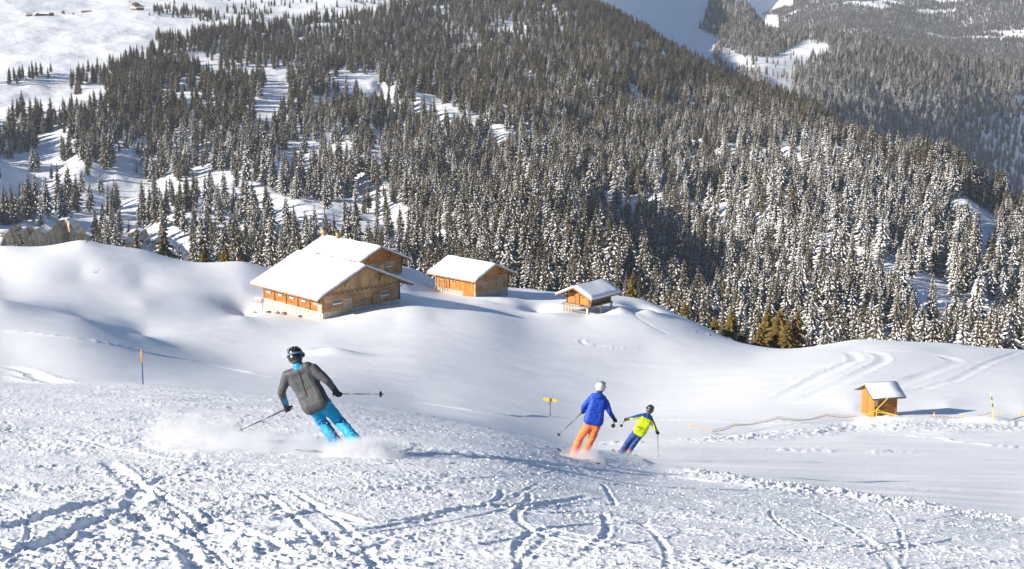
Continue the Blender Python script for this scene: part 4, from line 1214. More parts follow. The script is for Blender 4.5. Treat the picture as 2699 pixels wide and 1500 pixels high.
# ticket hut by the piste
o = at(2302, 1106, 99.5)
o.z = at(2302, 1106, 99.5).z
RZ5 = R(14)
def kiosk():
    Lk, Wk, zw = 1.75, 1.9, 1.75
    pitch = R(27)
    root = empty('piste_hut', o, RZ5, 'little brown wooden hut beside the piste wrapped in yellow straps', 'hut')
    tp = math.tan(pitch); ridge = zw + Wk / 2 * tp
    # left (gable) wall x=0 made of upright planks, front wall y=0 of lying planks
    n = 9
    for i in range(n):
        y0, y1 = Wk * i / n, Wk * (i + 1) / n
        j = .012 * (i % 3)
        t = lambda y: zw + min(y, Wk - y) * tp - .02
        mb = MB(); mb.prism([(-j, y0 + .004, 0), (-j, y1 - .004, 0), (-j, y1 - .004, t(y1 - .004)), (-j, y0 + .004, t(y0 + .004))], (.05 + j, 0, 0))
        mb.build('plank', KW, root)
        mb = MB(); mb.prism([(Lk - .05, y0 + .004, 0), (Lk - .05, y1 - .004, 0), (Lk - .05, y1 - .004, t(y1 - .004)), (Lk - .05, y0 + .004, t(y0 + .004))], (.05, 0, 0))
        mb.build('plank', KW, root)
    m_ = 10
    for i in range(m_):
        z0, z1 = zw * i / m_, zw * (i + 1) / m_
        mb = MB(); mb.box(.06, Lk - .06, .0 - .01 * (i % 2), .05, z0 + .004, z1 - .004); mb.build('plank', KX, root)
        mb = MB(); mb.box(.06, Lk - .06, Wk - .05, Wk, z0 + .004, z1 - .004); mb.build('plank', KX, root)
    for xa, ya in ((0.0, -.05), (Lk - .09, -.05), (.28, -.045)):
        mb = MB(); mb.box(xa, xa + .09, ya, ya + .045 - .012, 0, zw - .02); mb.build('corner_post', KW, root)
    for sgn in (0, 1):
        os_ = .42
        ye, ze = (-os_, zw - os_ * tp) if sgn == 0 else (Wk + os_, zw - os_ * tp)
        x0, x1 = -.30, Lk + .42
        mb = MB(); mb.prism([(x0, ye, ze), (x0, Wk / 2, ridge), (x0, Wk / 2, ridge + .07), (x0, ye, ze + .07)], (x1 - x0, 0, 0))
        rf = mb.build('roof', KR, root)
        fb = MB()
        for xa in (x0 - .03, x1): fb.prism([(xa, ye, ze - .03), (xa, Wk / 2, ridge - .03), (xa, Wk / 2, ridge + .10), (xa, ye, ze + .10)], (.03, 0, 0))
        fb.box(x0 - .03, x1 + .03, ye - (.03 if sgn == 0 else 0), ye + (.0 if sgn == 0 else .03), ze - .02, ze + .09)
        fb.build('fascia', KR, rf)
        nrm = Vector((0, -math.sin(pitch) if sgn == 0 else math.sin(pitch), math.cos(pitch)))
        s_ = -1 if sgn == 0 else 1
        snow_slab('roof_snow', lambda u, v, s_=s_: (x0 + u, Wk / 2 + s_ * v * math.cos(pitch), ridge + .07 - v * math.sin(pitch)), x1 - x0, (Wk / 2 + os_) / math.cos(pitch) - .02, nrm, rf, 40 + sgn, .07)
    # small notice on the corner
    mb = MB(); mb.box(.08, .22, -.075, -.065, .95, 1.65); mb.build('notice_board', M_CONCRETE, root)
    return root
KW = wood('hut_planks_upright', (0.32, 0.12, 0.025), (0.60, 0.28, 0.07), 'z', .2, 6)
KX = wood('hut_planks_lying', (0.20, 0.075, 0.025), (0.42, 0.18, 0.06), 'x', .2, 6)  # darker than the upright planks: the front wall's shade put into the colour
KR = plain('hut_roof_metal', (0.10, 0.12, 0.10), 0.6)
KRB = plain('dark_roof', (0.06, 0.05, 0.045), .7)
hut = kiosk()

# distant chalets on the upper snowfield
def far_chalet(px, py, Y, wpx, hpx, label, rz, snow=True, T=valley_t):
    p = T.hit(px, py, Y * .75, Y * 1.35)
    p.z = T.z1(p.x, p.y) + float(valley_relief(np.array([p.x]), np.array([p.y]))[0])
    s_ = ppm(p); w = wpx / s_; h = hpx / s_
    root = empty('far_chalet', p, rz, label, 'chalet', 'far chalets on the high snowfield')
    mb = MB(); mb.box(-w / 2, w / 2, -w * .3, w * .3, -2, h * .5)
    for e in (-1, 1): mb.prism([(-w / 2, -w * .3, h * .5), (-w / 2, w * .3, h * .5), (-w / 2, 0, h * .95)], (w, 0, 0)) if e == 1 else None
    mb.build('wall', W_ORANGE_X, root)
    for sg in (-1, 1):
        mb = MB(); mb.prism([(-w * .56, sg * w * .38, h * .40), (-w * .56, 0, h * .98), (-w * .56, 0, h * 1.08), (-w * .56, sg * w * .38, h * .5)], (w * 1.12, 0, 0))
        mb.build('roof', M_ROOF_SNOW if snow else KRB, root)
    mb = MB(); mb.box(w / 2, w / 2 + .15, -w * .08, w * .08, 0, h * .35); mb.build('door', KRB, root)
    return root
far_chalet(76, 40, 2150, 15, 9, 'reddish chalet at the left end of the far hamlet row', .6)
far_chalet(96, 38, 2150, 15, 9, 'orange chalet in the far hamlet beside the long pale roof', 2.2)
far_chalet(114, 36, 2170, 30, 9, 'long far chalet with broad pale snowy roof in the hamlet', .15)
far_chalet(134, 34, 2190, 14, 7, 'low dark shed at the right end of the far hamlet row', .2, False)
far_chalet(166, 27, 2200, 9, 9, 'lone small dark red hut between two far hamlets', -.9, False)
far_chalet(228, 27, 2200, 26, 9, 'far red chalet with grey roof, beside the lone dark red hut', .25)
far_chalet(193, 31, 2180, 5, 4, 'tiny red shed on the far snowfield left of the grey roof', .2, False)
far_chalet(358, 12, 2250, 22, 9, 'brown far barn with steep dark gable, highest on the snowfield', -1.0, False)
far_chalet(352, 34, 2200, 16, 6, 'low orange hut sunk in snow below the steep dark gable', .1)
far_chalet(370, 34, 2200, 18, 6, 'low dark roofed hut sunk in snow beside the orange one', .2, False)

# ------------------------------------------------------------------ rock cliffs across the gorge on the left
def cliff_mat():
    m, n, l, b = mat_new('limestone')
    b.inputs['Roughness'].default_value = .9; b.inputs['Specular IOR Level'].default_value = .1
    tc = n.new('ShaderNodeTexCoord'); mp = n.new('ShaderNodeMapping'); mp.inputs['Scale'].default_value = (.22, .22, .05)
    l.new(tc.outputs['Object'], mp.inputs[0])
    nz = n.new('ShaderNodeTexNoise'); nz.inputs['Scale'].default_value = 1; nz.inputs['Detail'].default_value = 8; nz.inputs['Roughness'].default_value = .7
    l.new(mp.outputs[0], nz.inputs['Vector'])
    rp = n.new('ShaderNodeValToRGB'); l.new(nz.outputs[0], rp.inputs[0])
    rp.color_ramp.elements[0].position = .38; rp.color_ramp.elements[0].color = (.24, .16, .09, 1)
    rp.color_ramp.elements[1].position = .6; rp.color_ramp.elements[1].color = (.85, .62, .38, 1)
    geo = n.new('ShaderNodeNewGeometry'); sx = n.new('ShaderNodeSeparateXYZ'); l.new(geo.outputs['Normal'], sx.inputs[0])
    mr = n.new('ShaderNodeMapRange'); l.new(sx.outputs['Z'], mr.inputs['Value']); mr.inputs['From Min'].default_value = .42; mr.inputs['From Max'].default_value = .6
    mx = n.new('ShaderNodeMix'); mx.data_type = 'RGBA'; l.new(mr.outputs[0], mx.inputs[0]); l.new(rp.outputs[0], mx.inputs[6]); mx.inputs[7].default_value = (.85, .86, .88, 1)
    l.new(mx.outputs[2], b.inputs['Base Color'])
    bp = n.new('ShaderNodeBump'); bp.inputs['Distance'].default_value = 1.0; bp.inputs['Strength'].default_value = .8
    l.new(nz.outputs[0], bp.inputs['Height']); l.new(bp.outputs[0], b.inputs['Normal'])
    return m
M_ROCK = cliff_mat()
def cliff(name, x0, x1, ytop, ybot, seed, label):
    n = int((x1 - x0) / 2.5); m = 40
    us = np.linspace(x0, x1, n)
    V, F = [], []
    tops = np.interp(us, *ytop) + 12
    for i, u in enumerate(us):
        Yb = valley_t.hit(u, 668, 560, 1300).y
        Yt = valley_t.hit(u, tops[i], 560, 1600).y
        a = at(u, tops[i], Yb + 8); b_ = at(u, 720, Yb)
        for j in range(m):
            t = j / (m - 1)
            x = a.x; z = a.z + (b_.z - a.z) * t
            butt = float(fbm(np.array([x / 16]), np.array([z / 60 + seed]), 3, seed, .6)[0])
            fine = float(fbm(np.array([x / 3.5]), np.array([z / 9]), 3, seed + 5)[0])
            led = float(fbm(np.array([x / 30]), np.array([z / 4.0]), 2, seed + 8)[0])
            V.append((x + fine, Yb + 8 * (1 - t) + butt * 16 + fine * 3 + led * 4, z + led * 1.5))
        V.append((a.x * (Yb + 16) / (Yb + 8) , Yb + 30, V[-m][2] - 1.0))
    m += 1
    for i in range(n - 1):
        for j in range(m - 2):
            q = i * m + j
            F.append((q, q + 1, q + m + 1, q + m))
        F.append((i * m, (i + 1) * m, (i + 1) * m + m - 1, i * m + m - 1))
    me = bpy.data.meshes.new(name); me.from_pydata(V, [], F); me.materials.append(M_ROCK)
    ob = bpy.data.objects.new(name, me); col.objects.link(ob)
    ob['label'] = label; ob['category'] = 'cliff'
    return ob
cliff('rock_cliff', -420, 235, ([-420, -50, 0, 12, 30, 40, 60, 78, 100, 120, 140, 150, 165, 185, 200, 215, 235], [600, 604, 604, 606, 590, 606, 592, 612, 590, 604, 576, 574, 572, 580, 600, 625, 690]), None, 3, 'beige limestone cliff above the snow ridge, at the left edge')
cliff('rock_cliff', 322, 500, ([322, 332, 350, 370, 385, 400, 430, 450, 470, 500], [690, 604, 598, 602, 640, 628, 622, 640, 648, 690]), None, 9, 'smaller beige cliff among spruces, between the golden conifers and the large cliff')
# ------------------------------------------------------------------ poles, sign, net
M_POLE_ORANGE = plain('pole_orange', (0.85, 0.33, 0.03), 0.45)
M_POLE_BLUE = plain('pole_blue', (0.02, 0.07, 0.22), 0.45)
M_YELLOW = plain('pole_yellow', (0.85, 0.62, 0.03), 0.5)
M_BLACK = plain('black_plastic', (0.02, 0.02, 0.022), 0.5)
M_ROPE = plain('net_mesh', (0.42, 0.32, 0.20), 0.8)
M_STRAP = plain('yellow_strap', (0.80, 0.60, 0.05), 0.6)
def marker(px, ytop, ymid, ybot, Y, r, label):
    a, b_, c = at(px, ytop, Y), at(px, ymid, Y), at(px, ybot, Y)
    g = ground(c.x, c.y)
    root = empty('piste_marker', (c.x, c.y, g), 0, label, 'marker pole', 'orange and blue piste marker poles')
    ht, hm = a.z - g, b_.z - g
    mb = MB(); mb.tube((0, 0, -.4), (0, 0, hm), r, r, 12); mb.build('lower_pole', M_POLE_BLUE, root)
    mb = MB(); mb.tube((0, 0, hm + .002), (0, 0, ht - r), r * 1.06, r * 1.06, 12); mb.tube((0, 0, ht - r), (0, 0, ht), r * 1.06, r * .5, 12); mb.build('upper_sleeve', M_POLE_ORANGE, root)
marker(377, 921, 957, 1014, 66, .030, 'tall orange and blue piste marker pole on the crest left of the grey jacketed skier')
marker(1399, 1098, 1118, 1138, 112, .045, 'shorter orange and blue piste marker pole left of the skier in orange trousers')

# yellow trail sign
p = near_t.hit(1450, 1098, 80, 130)
g = ground(p.x, p.y)
sg = empty('trail_sign', (p.x, p.y, g), 0, 'yellow two-armed trail sign on a thin post in open snow', 'sign')
s_ = ppm(p)
mb = MB(); mb.tube((0, 0, -.5), (0, 0, 49 / s_), .035, .035, 8); mb.build('post', plain('sign_post', (.16, .12, .09), .7), sg)
zt = 43.5 / s_
mb = MB(); mb.prism([(.02, -.05, zt - .10), (.44, -.05, zt - .13), (.52, -.05, zt - .03), (.44, -.05, zt + .07), (.02, -.05, zt + .09)], (0, .02, 0)); mb.build('arrow_board', M_YELLOW, sg)
mb = MB(); mb.prism([(-.02, -.05, zt - .07), (-.45, -.05, zt - .03), (-.53, -.05, zt + .07), (-.45, -.05, zt + .16), (-.02, -.05, zt + .12)], (0, .02, 0)); mb.build('arrow_board', M_YELLOW, sg)
mb = MB(); mb.box(-.05, .08, -.07, -.052, zt - .09, zt + .11); mb.build('clamp', plain('clamp_brown', (.20, .10, .05), .7), sg)
mb = MB(); mb.tube((0.0, -.05, zt - .16), (-.2, -.06, zt - .34), .035, .02, 6); mb.build('pennant', plain('pennant_brown', (.35, .18, .10), .7), sg)

# yellow and black pole right of the hut
p0 = near_t.hit(2619, 1117, 85, 120)
p0 = Vector((p0.x, p0.y, ground(p0.x, p0.y)))
yb = empty('striped_pole', p0, 0, 'tall yellow and black striped pole standing at the end of the net', 'pole')
topz = at(2613, 1037, p0.y); dx = topz.x - p0.x; hz = topz.z - p0.z
for i in range(8):
    t0, t1 = i / 8, (i + 1) / 8
    mb = MB(); mb.tube((dx * t0, 0, -.3 if i == 0 else hz * t0 + .001), (dx * t1, 0, hz * t1), .032, .032, 10)
    mb.build('stripe_section', M_BLACK if i in (4, 6) else M_YELLOW, yb)

# slack safety net with its posts
def net():
    NY_ = 97.5
    knots = [(1816, 1121), (1845, 1130), (1877, 1139), (1908, 1134), (1936, 1122), (1975, 1120), (2005, 1115), (2051, 1104), (2075, 1107), (2103, 1109), (2140, 1106), (2178, 1096), (2224, 1101), (2260, 1098), (2284, 1092)]
    root = empty('safety_net', at(1816, 1121, 88), 0, 'slack brown safety net sagging between small orange posts left of the hut', 'net')
    o0 = root.location
    def depth(x_):
        yb_ = np.interp(x_, [1816, 1877, 1936, 2051, 2178, 2284], [1141, 1144, 1137, 1119, 1107, 1104])
        return near_t.hit(x_, yb_, 75, 120).y - .6
    P = [at(a, b_, depth(a)) - o0 for a, b_ in knots]
    Q = []
    for a, b_ in zip(P[:-1], P[1:]):
        for t in np.linspace(0, 1, 5, endpoint=False): Q.append(a.lerp(b_, t))
    Q.append(P[-1])
    mb = MB(); mb.path(Q, .02, 5); mb.build('top_cord', M_ROPE, root)
    low = []
    for i, q_ in enumerate(Q):
        w = .05 + .10 * abs(math.sin(i * .13))
        low.append(q_ + Vector((0, .02, w)))
    mb = MB(); mb.path(low, .008, 4)
    for i in range(0, len(Q) - 1):
        mb.tube(Q[i], low[i + 1], .006, .006, 3); mb.tube(low[i], Q[i + 1], .006, .006, 3)
    stuff(mb.build('netting', M_ROPE, root))
    for a, t_, b_ in ((1816, 1111, 1140), (1936, 1114, 1135), (2051, 1098, 1118), (2178, 1089, 1106)):
        mb = MB(); mb.tube(at(a, b_, depth(a)) - o0, at(a, t_ + 4, depth(a)) - o0, .012, .012, 6, 1); mb.tube(at(a, t_ + 4, depth(a)) - o0, at(a, t_, depth(a)) - o0, .022, .02, 6, 0)
        mb.build('post', [M_POLE_ORANGE, M_YELLOW], root)
net()
def cord(name, pts, Y, r, mat, label, cat='rope'):
    o0 = at(*pts[0], Y)
    P = [at(a, b_, Y) - o0 for a, b_ in pts]
    Q = []
    for i in range(len(P) - 1):
        q0, q1, q2, q3 = P[max(i - 1, 0)], P[i], P[i + 1], P[min(i + 2, len(P) - 1)]
        for t in np.linspace(0, 1, 5, endpoint=False):
            Q.append(0.5 * ((2 * q1) + (q2 - q0) * t + (2 * q0 - 5 * q1 + 4 * q2 - q3) * t * t + (3 * q1 - q0 - 3 * q2 + q3) * t ** 3))
    Q.append(P[-1])
    mb = MB(); mb.path(Q, r, 6)
    ob = mb.build(name, mat); ob.location = o0
    ob['label'] = label; ob['category'] = cat
    return ob
cord('safety_rope', [(2366, 1095), (2400, 1101), (2430, 1102), (2462, 1098), (2510, 1101), (2560, 1100), (2590, 1093), (2612, 1087)], 98.6, .03, M_ROPE, 'brown rope running from the hut across its blue shadow to the striped pole')
cord('safety_rope', [(2621, 1115), (2645, 1114), (2665, 1108), (2685, 1101), (2710, 1097), (2760, 1100)], 98.6, .035, plain('dark_rope', (.12, .11, .10), .8), 'dark rope leaving the foot of the striped pole towards the right')
for pts, lab in (([(2283, 1094), (2296, 1088), (2309, 1082), (2311, 1080)], 'yellow strap round the lit end of the little hut'),
                 ([(2311, 1079), (2330, 1086), (2350, 1091), (2366, 1095)], 'upper yellow strap across the shaded front of the little hut'),
                 ([(2311, 1086), (2330, 1089), (2350, 1093), (2366, 1096)], 'lower yellow strap across the shaded front of the little hut'),
                 ([(2311, 1079), (2322, 1068), (2334, 1056), (2344, 1044)], 'yellow strap slanting up to the eave of the little hut'),
                 ([(2310, 1080), (2310, 1092), (2309, 1104)], 'yellow strap hanging straight down beside the hut corner')):
    cord('strap', pts, 98.7, .028, M_STRAP, lab, 'strap')
p = near_t.hit(2462, 1098, 85, 115)
sp = empty('short_post', (p.x, p.y, ground(p.x, p.y)), 0, 'short red-tipped post standing in front of the hut shadow', 'post')
mb = MB(); mb.tube((0, 0, -.2), (0, 0, .30), .03, .03, 8); mb.build('shaft', M_YELLOW, sp)
mb = MB(); mb.tube((0, 0, .301), (0, 0, .38), .035, .03, 8); mb.build('tip', plain('red_tip', (.7, .06, .03), .5), sp)
for px_, py_, lab in ((2536, 1110, 'small yellow flag low in the snow left of the striped pole'), (2633, 1094, 'small yellow flag just right of the striped pole'), (2692, 1096, 'small yellow flag at the far right of the net line')):
    p = near_t.hit(px_, py_, 85, 118)
    fl = empty('marker_flag', (p.x, p.y, ground(p.x, p.y)), 0, lab, 'flag', 'small yellow flags by the striped pole')
    mb = MB(); mb.tube((0, 0, -.2), (0, 0, .22), .012, .012, 6); mb.build('stick', M_BLACK, fl)
    mb = MB(); mb.prism([(-.1, -.01, .10), (.1, -.01, .10), (.11, -.01, .25), (-.09, -.01, .23)], (0, .015, 0)); mb.build('cloth', M_YELLOW, fl)
for px_, yt, yb_, lab in ((664, 696, 703, 'thin red stake at the ridge, the higher one by the barn roof'), (677, 703, 710, 'thin red stake at the ridge, the one closer to the barn roof')):
    p = near_t.hit(px_, yb_ + 3, 200, 262)
    mb = MB(); mb.tube((0, 0, -.3), (0, 0, .7), .03, .03, 6)
    ob = mb.build('stake', plain('faded_red', (.6, .2, .12), .7)); ob.location = (p.x, p.y, ground(p.x, p.y)); ob['label'] = lab; ob['category'] = 'stake'
# bare twigs in the powder on the left
p = near_t.hit(250, 718, 180, 250); g = ground(p.x, p.y)
mb = MB()
rnd = random.Random(4)
for i in range(9):
    a = rnd.uniform(-.5, 1.2)
    mb.tube((0, 0, -.1), (a * .9, rnd.uniform(-.3, .3), rnd.uniform(.3, .9)), .02, .006, 4)
ob = mb.build('bare_shrub', M_BARK); ob.location = (p.x, p.y, g); ob['label'] = 'bare twigs of a buried shrub on the powder field on the left'; ob['category'] = 'shrub'

# ------------------------------------------------------------------ people
def fuse(name, parts, voxel, mats, parent, smooth_it=4, disp=None, mat_fn=None):
    """one continuous surface round tapered limbs; parts: ('c', p0, p1, r0, r1) tapered limb, ('e', centre, radii, axes) ellipsoid"""
    bm = bmesh.new()
    for pt in parts:
        if pt[0] == 'c':
            _, p0, p1, r0, r1 = pt
            pts = []
            d = (Vector(p1) - Vector(p0))
            q = d.to_track_quat('Z', 'Y') if d.length > 1e-6 else Vector((0, 0, 1)).to_track_quat('Z', 'Y')
            vs = []
            for (c, r, lo, hi) in ((Vector(p0), r0, -90, 0), (Vector(p1), r1, 0, 90)):
                for k in range(5):
                    a = R(lo + (hi - lo) * k / 4)
                    rr, zz = r * math.cos(a), r * math.sin(a)
                    ring = []
                    for i in range(12):
                        t = 6.28318 * i / 12
                        ring.append(bm.verts.new(c + q @ Vector((rr * math.cos(t), rr * math.sin(t), zz))))
                    vs.append(ring)
            for ra, rb in zip(vs[:-1], vs[1:]):
                for i in range(12):
                    j = (i + 1) % 12
                    bm.faces.new((ra[i], ra[j], rb[j], rb[i]))
        else:
            _, c, rad, rot = pt
            M = Matrix.Translation(Vector(c)) @ rot.to_4x4() @ Matrix.Diagonal((*rad, 1))
            bmesh.ops.create_uvsphere(bm, u_segments=18, v_segments=12, radius=1, matrix=M)
    me = bpy.data.meshes.new(name); bm.to_mesh(me); bm.free()
    tmp = bpy.data.objects.new('tmp', me); col.objects.link(tmp)
    md = tmp.modifiers.new('r', 'REMESH'); md.mode = 'VOXEL'; md.voxel_size = voxel
    sm = tmp.modifiers.new('s', 'SMOOTH'); sm.iterations = smooth_it; sm.factor = .5
    dg = bpy.context.evaluated_depsgraph_get()
    out = bpy.data.meshes.new_from_object(tmp.evaluated_get(dg))
    bpy.data.objects.remove(tmp); bpy.data.meshes.remove(me)
    out.name = name
    n = len(out.vertices)
    co = np.empty(n * 3, np.float32); out.vertices.foreach_get('co', co); co = co.reshape(-1, 3)
    if disp:
        no = np.empty(n * 3, np.float32); out.vertices.foreach_get('normal', no); no = no.reshape(-1, 3)
        co = co + no * disp(co)[:, None]
        out.vertices.foreach_set('co', co.astype(np.float32).ravel())
    for m in mats: out.materials.append(m)
    if mat_fn:
        cen = np.empty(len(out.polygons) * 3, np.float32); out.polygons.foreach_get('center', cen)
        out.polygons.foreach_set('material_index', mat_fn(cen.reshape(-1, 3)).astype(np.int32))
    out.polygons.foreach_set('use_smooth', [True] * len(out.polygons))
    out.update()
    ob = bpy.data.objects.new(name, out); col.objects.link(ob); ob.parent = parent
    return ob
def fabric(name, c, rough=.6, sheen=0.0):
    m, n, l, b = mat_new(name)
    b.inputs['Base Color'].default_value = (*c, 1); b.inputs['Roughness'].default_value = rough; b.inputs['Specular IOR Level'].default_value = .35
    add_bump(n, l, b, 14, .2, .008, 4)
    return m
M_SKIN = plain('skin', (.62, .36, .25), .5)
M_GLOVE = fabric('black_glove', (.018, .018, .022))
M_GREYJ = fabric('grey_jacket', (.072, .076, .08)); M_CYAN = fabric('cyan_fabric', (.0, .26, .50)); M_DKPANEL = fabric('dark_panel', (.05, .05, .05))
M_BLUEJ = fabric('royal_blue_jacket', (.012, .06, .43)); M_ORNG = fabric('orange_trousers', (.85, .20, .06))
M_LIME = fabric('lime_jacket', (.55, .68, .01)); M_NAVY = fabric('navy_fabric', (.015, .06, .24)); M_NAVY2 = fabric('slate_blue_trousers', (.03, .07, .24))
M_HELM_BLK = plain('black_helmet', (.02, .02, .022), .25); M_HELM_WHT = plain('white_helmet', (.50, .52, .55), .2); M_HELM_BRN = plain('brown_helmet', (.07, .05, .045), .25)
M_STRAPB = plain('blue_strap', (.10, .22, .42), .5); M_POLEG = plain('pole_grey', (.12, .12, .13), .35, .6); M_SKI = plain('ski_top', (.10, .12, .16), .3)
M_HAIR = plain('hair', (.10, .06, .035), .7); M_BOOT = plain('ski_boot', (.06, .06, .065), .35)
M_RED = plain('boot_red', (.6, .10, .05), .4)

def skier(cfg):
    Y = cfg['Y']; J = {}
    foot0 = at(*cfg['feet'][0], Y)
    def jp(k):
        px, py, d = cfg[k]
        return at(px, py, Y + d)
    base = at(cfg['base'][0], cfg['base'][1], Y)
    gz = ground(base.x, base.y)
    root = empty('person', (base.x, base.y, gz), 0, cfg['label'], 'person')
    o0 = Vector(root.location)
    P = {k: jp(k) - o0 for k in ('head', 'neck', 'shL', 'shR', 'elL', 'elR', 'haL', 'haR', 'chest', 'waist', 'hipL', 'hipR', 'knL', 'knR', 'anL', 'anR', 'hemL', 'hemR')}
    S = cfg.get('scale', 1.0)
    up = (P['neck'] - P['waist']).normalized()
    side = (P['shR'] - P['shL']).normalized()
    fwd = up.cross(side).normalized()
    if fwd.y < 0: fwd = -fwd
    side = fwd.cross(up).normalized()
    rot = Matrix((side, fwd, up)).transposed()
    hup = (P['head'] - P['neck']).normalized(); hs = (side - hup * side.dot(hup)).normalized(); hf = hup.cross(hs).normalized()
    if hf.y < 0: hf = -hf
    hrot = Matrix((hs, hf, hup)).transposed()
    H = P['head']; k = S
    wl, wr = {}, {}
    # toes point the way the skis run
    sd = Vector(cfg['skidir']).normalized()
    def snap(p):
        w = p + o0
        return p
    # ---- body: head, neck, trunk, arms, hands and legs in one skin surface
    W_ = {}
    for s_, h_, e_ in (('L', 'haL', 'elL'), ('R', 'haR', 'elR')):
        d = (P[h_] - P[e_]).normalized()
        W_[s_] = P[h_] - d * .07 * k
    parts = [('e', H, (.078 * k, .098 * k, .115 * k), hrot), ('c', P['neck'] - up * .05, H - hup * .05 * k, .06 * k, .055 * k),
             ('e', H + hf * .09 * k - hup * .055 * k, (.05 * k, .035 * k, .035 * k), hrot),
             ('c', H + hf * .095 * k - hup * .005 * k, H + hf * .118 * k - hup * .03 * k, .012 * k, .017 * k),
             ('e', H - hs * .08 * k - hup * .02 * k, (.012 * k, .022 * k, .033 * k), hrot), ('e', H + hs * .08 * k - hup * .02 * k, (.012 * k, .022 * k, .033 * k), hrot),
             ('c', P['chest'] - side * .07, P['waist'] - side * .05, .08 * k, .07 * k), ('c', P['chest'] + side * .07, P['waist'] + side * .05, .08 * k, .07 * k),
             ('c', P['neck'], P['chest'], .055 * k, .085 * k)]
    for a, b_ in (('L', -1), ('R', 1)):
        parts += [('c', P['neck'] - up * .06, P['sh' + a], .06 * k, .05 * k), ('c', P['sh' + a], P['el' + a], .048 * k, .038 * k), ('c', P['el' + a], W_[a], .037 * k, .027 * k),
                  ('c', W_[a], P['ha' + a], .027 * k, .036 * k),
                  ('c', P['waist'], P['hip' + a], .07 * k, .075 * k), ('c', P['hip' + a], P['kn' + a], .07 * k, .05 * k), ('c', P['kn' + a], P['an' + a], .052 * k, .038 * k)]
    fuse('body', parts, .014 * k, [M_SKIN], root, 2)
    # ---- jacket
    cf = lambda v: v * k
    hemc = (P['hemL'] + P['hemR']) / 2
    jp_ = []
    sw = (P['shR'] - P['shL']).length / 2
    for u in (-1, -.5, 0, .5, 1):
        top_ = P['chest'] + side * u * sw * .50
        mid = P['waist'] + side * u * .105 * k
        hem = hemc + (P['hemR'] - P['hemL']) * .5 * u * .66 - fwd * .035 * k
        jp_ += [('c', P['neck'] - up * .07 * k + side * u * sw * .62, top_, .085 * k, .115 * k), ('c', top_, mid, .115 * k, .092 * k), ('c', mid, hem, .10 * k, .125 * k)]
    jp_ += [('c', P['neck'] - up * .05 * k, P['neck'] + hup * .045 * k, .085 * k, .075 * k)]
    for a in ('L', 'R'):
        jp_ += [('c', P['neck'] - up * .08 * k, P['sh' + a], .09 * k, .078 * k), ('c', P['sh' + a], P['el' + a], .080 * k, .062 * k), ('c', P['el' + a], W_[a] + (P['el' + a] - W_[a]) * .1, .062 * k, .047 * k)]
    if cfg.get('hood'):
        jp_ += [('e', P['neck'] - fwd * .08 * k - up * .02 * k, (.14 * k, .07 * k, .075 * k), rot)]
    def wr_disp(amp):
        def f(co):
            x, y, z = co[:, 0] + o0.x, co[:, 1], co[:, 2]
            return amp * (.6 * fbm(x * 7 + z * 5, z * 22 - x * 6, 3, 5, .6) - .9 * np.abs(fbm(x * 6 - z * 4, z * 15 + x * 8, 2, 8)))
        return f
    jk = fuse('jacket', jp_, .013 * k, cfg['jmats'], root, 3, wr_disp(cfg.get('fold', .016)), (lambda c: cfg['jfn'](c + np.array(o0), P, o0)) if cfg.get('jfn') else None)
    # hem band, seam and logo
    if cfg.get('seam'):
        for (pa, pb) in cfg['seam']:
            A = at(*pa, Y - .6) ; B = at(*pb, Y - .6)
            dgj = [jk.matrix_world]
            pts = []
            for t in np.linspace(0, 1, 14):
                q_ = A.lerp(B, t)
                d = q_.normalized()
                hit, loc, nn, _ = jk.ray_cast(q_ * .9 - o0, d)
                if hit: pts.append(loc + nn * .002)
            if len(pts) > 2:
                mb = MB(); mb.path(pts, .006, 5); mb.build('seam', M_BLACK, jk)
    if cfg.get('logo'):
        A = at(*cfg['logo'], Y - .6)
        hit, loc, nn, _ = jk.ray_cast(A * .9 - o0, A.normalized())
        if hit:
            mb = MB(); mb.tube(loc - nn * .002, loc + nn * .006, .017, .015, 4); mb.build('logo', M_CYAN, jk)
    # ---- trousers
    tp_ = []
    for u in (-.6, 0, .6):
        tp_ += [('c', P['waist'].lerp(hemc, .65) + side * u * .08 * k, (P['hipL'] + P['hipR']) / 2 + side * u * .14 * k, .085 * k, .11 * k)]
    for a in ('L', 'R'):
        d = (P['an' + a] - P['kn' + a]).normalized()
        tp_ += [('c', P['hip' + a], P['kn' + a], .115 * k, .085 * k), ('c', P['kn' + a], P['an' + a] + d * .10, .088 * k, .088 * k), ('e', P['hip' + a].lerp(P['kn' + a], .22) - fwd * .02 * k, (.085 * k, .085 * k, .12 * k), rot)]
    fuse('trousers', tp_, .014 * k, cfg['tmats'], root, 3, wr_disp(.017), (lambda c: cfg['tfn'](c + np.array(o0), P, o0)) if cfg.get('tfn') else None)
    # ---- helmet, goggles, hair
    hl = [('e', H + hup * .035 * k - hf * .008 * k, (.108 * k, .128 * k, .110 * k), hrot), ('e', H - hup * .03 * k - hf * .03 * k, (.108 * k, .10 * k, .09 * k), hrot)]
    he = fuse('helmet', hl, .010 * k, [cfg['helmet']], root, 4)
    mb = MB()
    for i in range(5):
        a = -.9 + i * .45
        c = H + hup * .075 * k
        d = (hs * math.sin(a) * .9 - hf * math.cos(a)).normalized()
        mb.tube(c + d * .10 * k + hup * .045 * k, c + d * .122 * k + hup * .005 * k, .006 * k, .006 * k, 6)
    mb.build('helmet_vents', M_BLACK if cfg['helmet'] is not M_HELM_BLK else M_POLEG, he)
    gg = MB()
    ring = []
    for i in range(28):
        a = 6.28318 * i / 28
        ring.append(H + hs * math.cos(a) * .1205 * k + hf * (math.sin(a) * .140 * k - .010 * k) + hup * .012 * k)
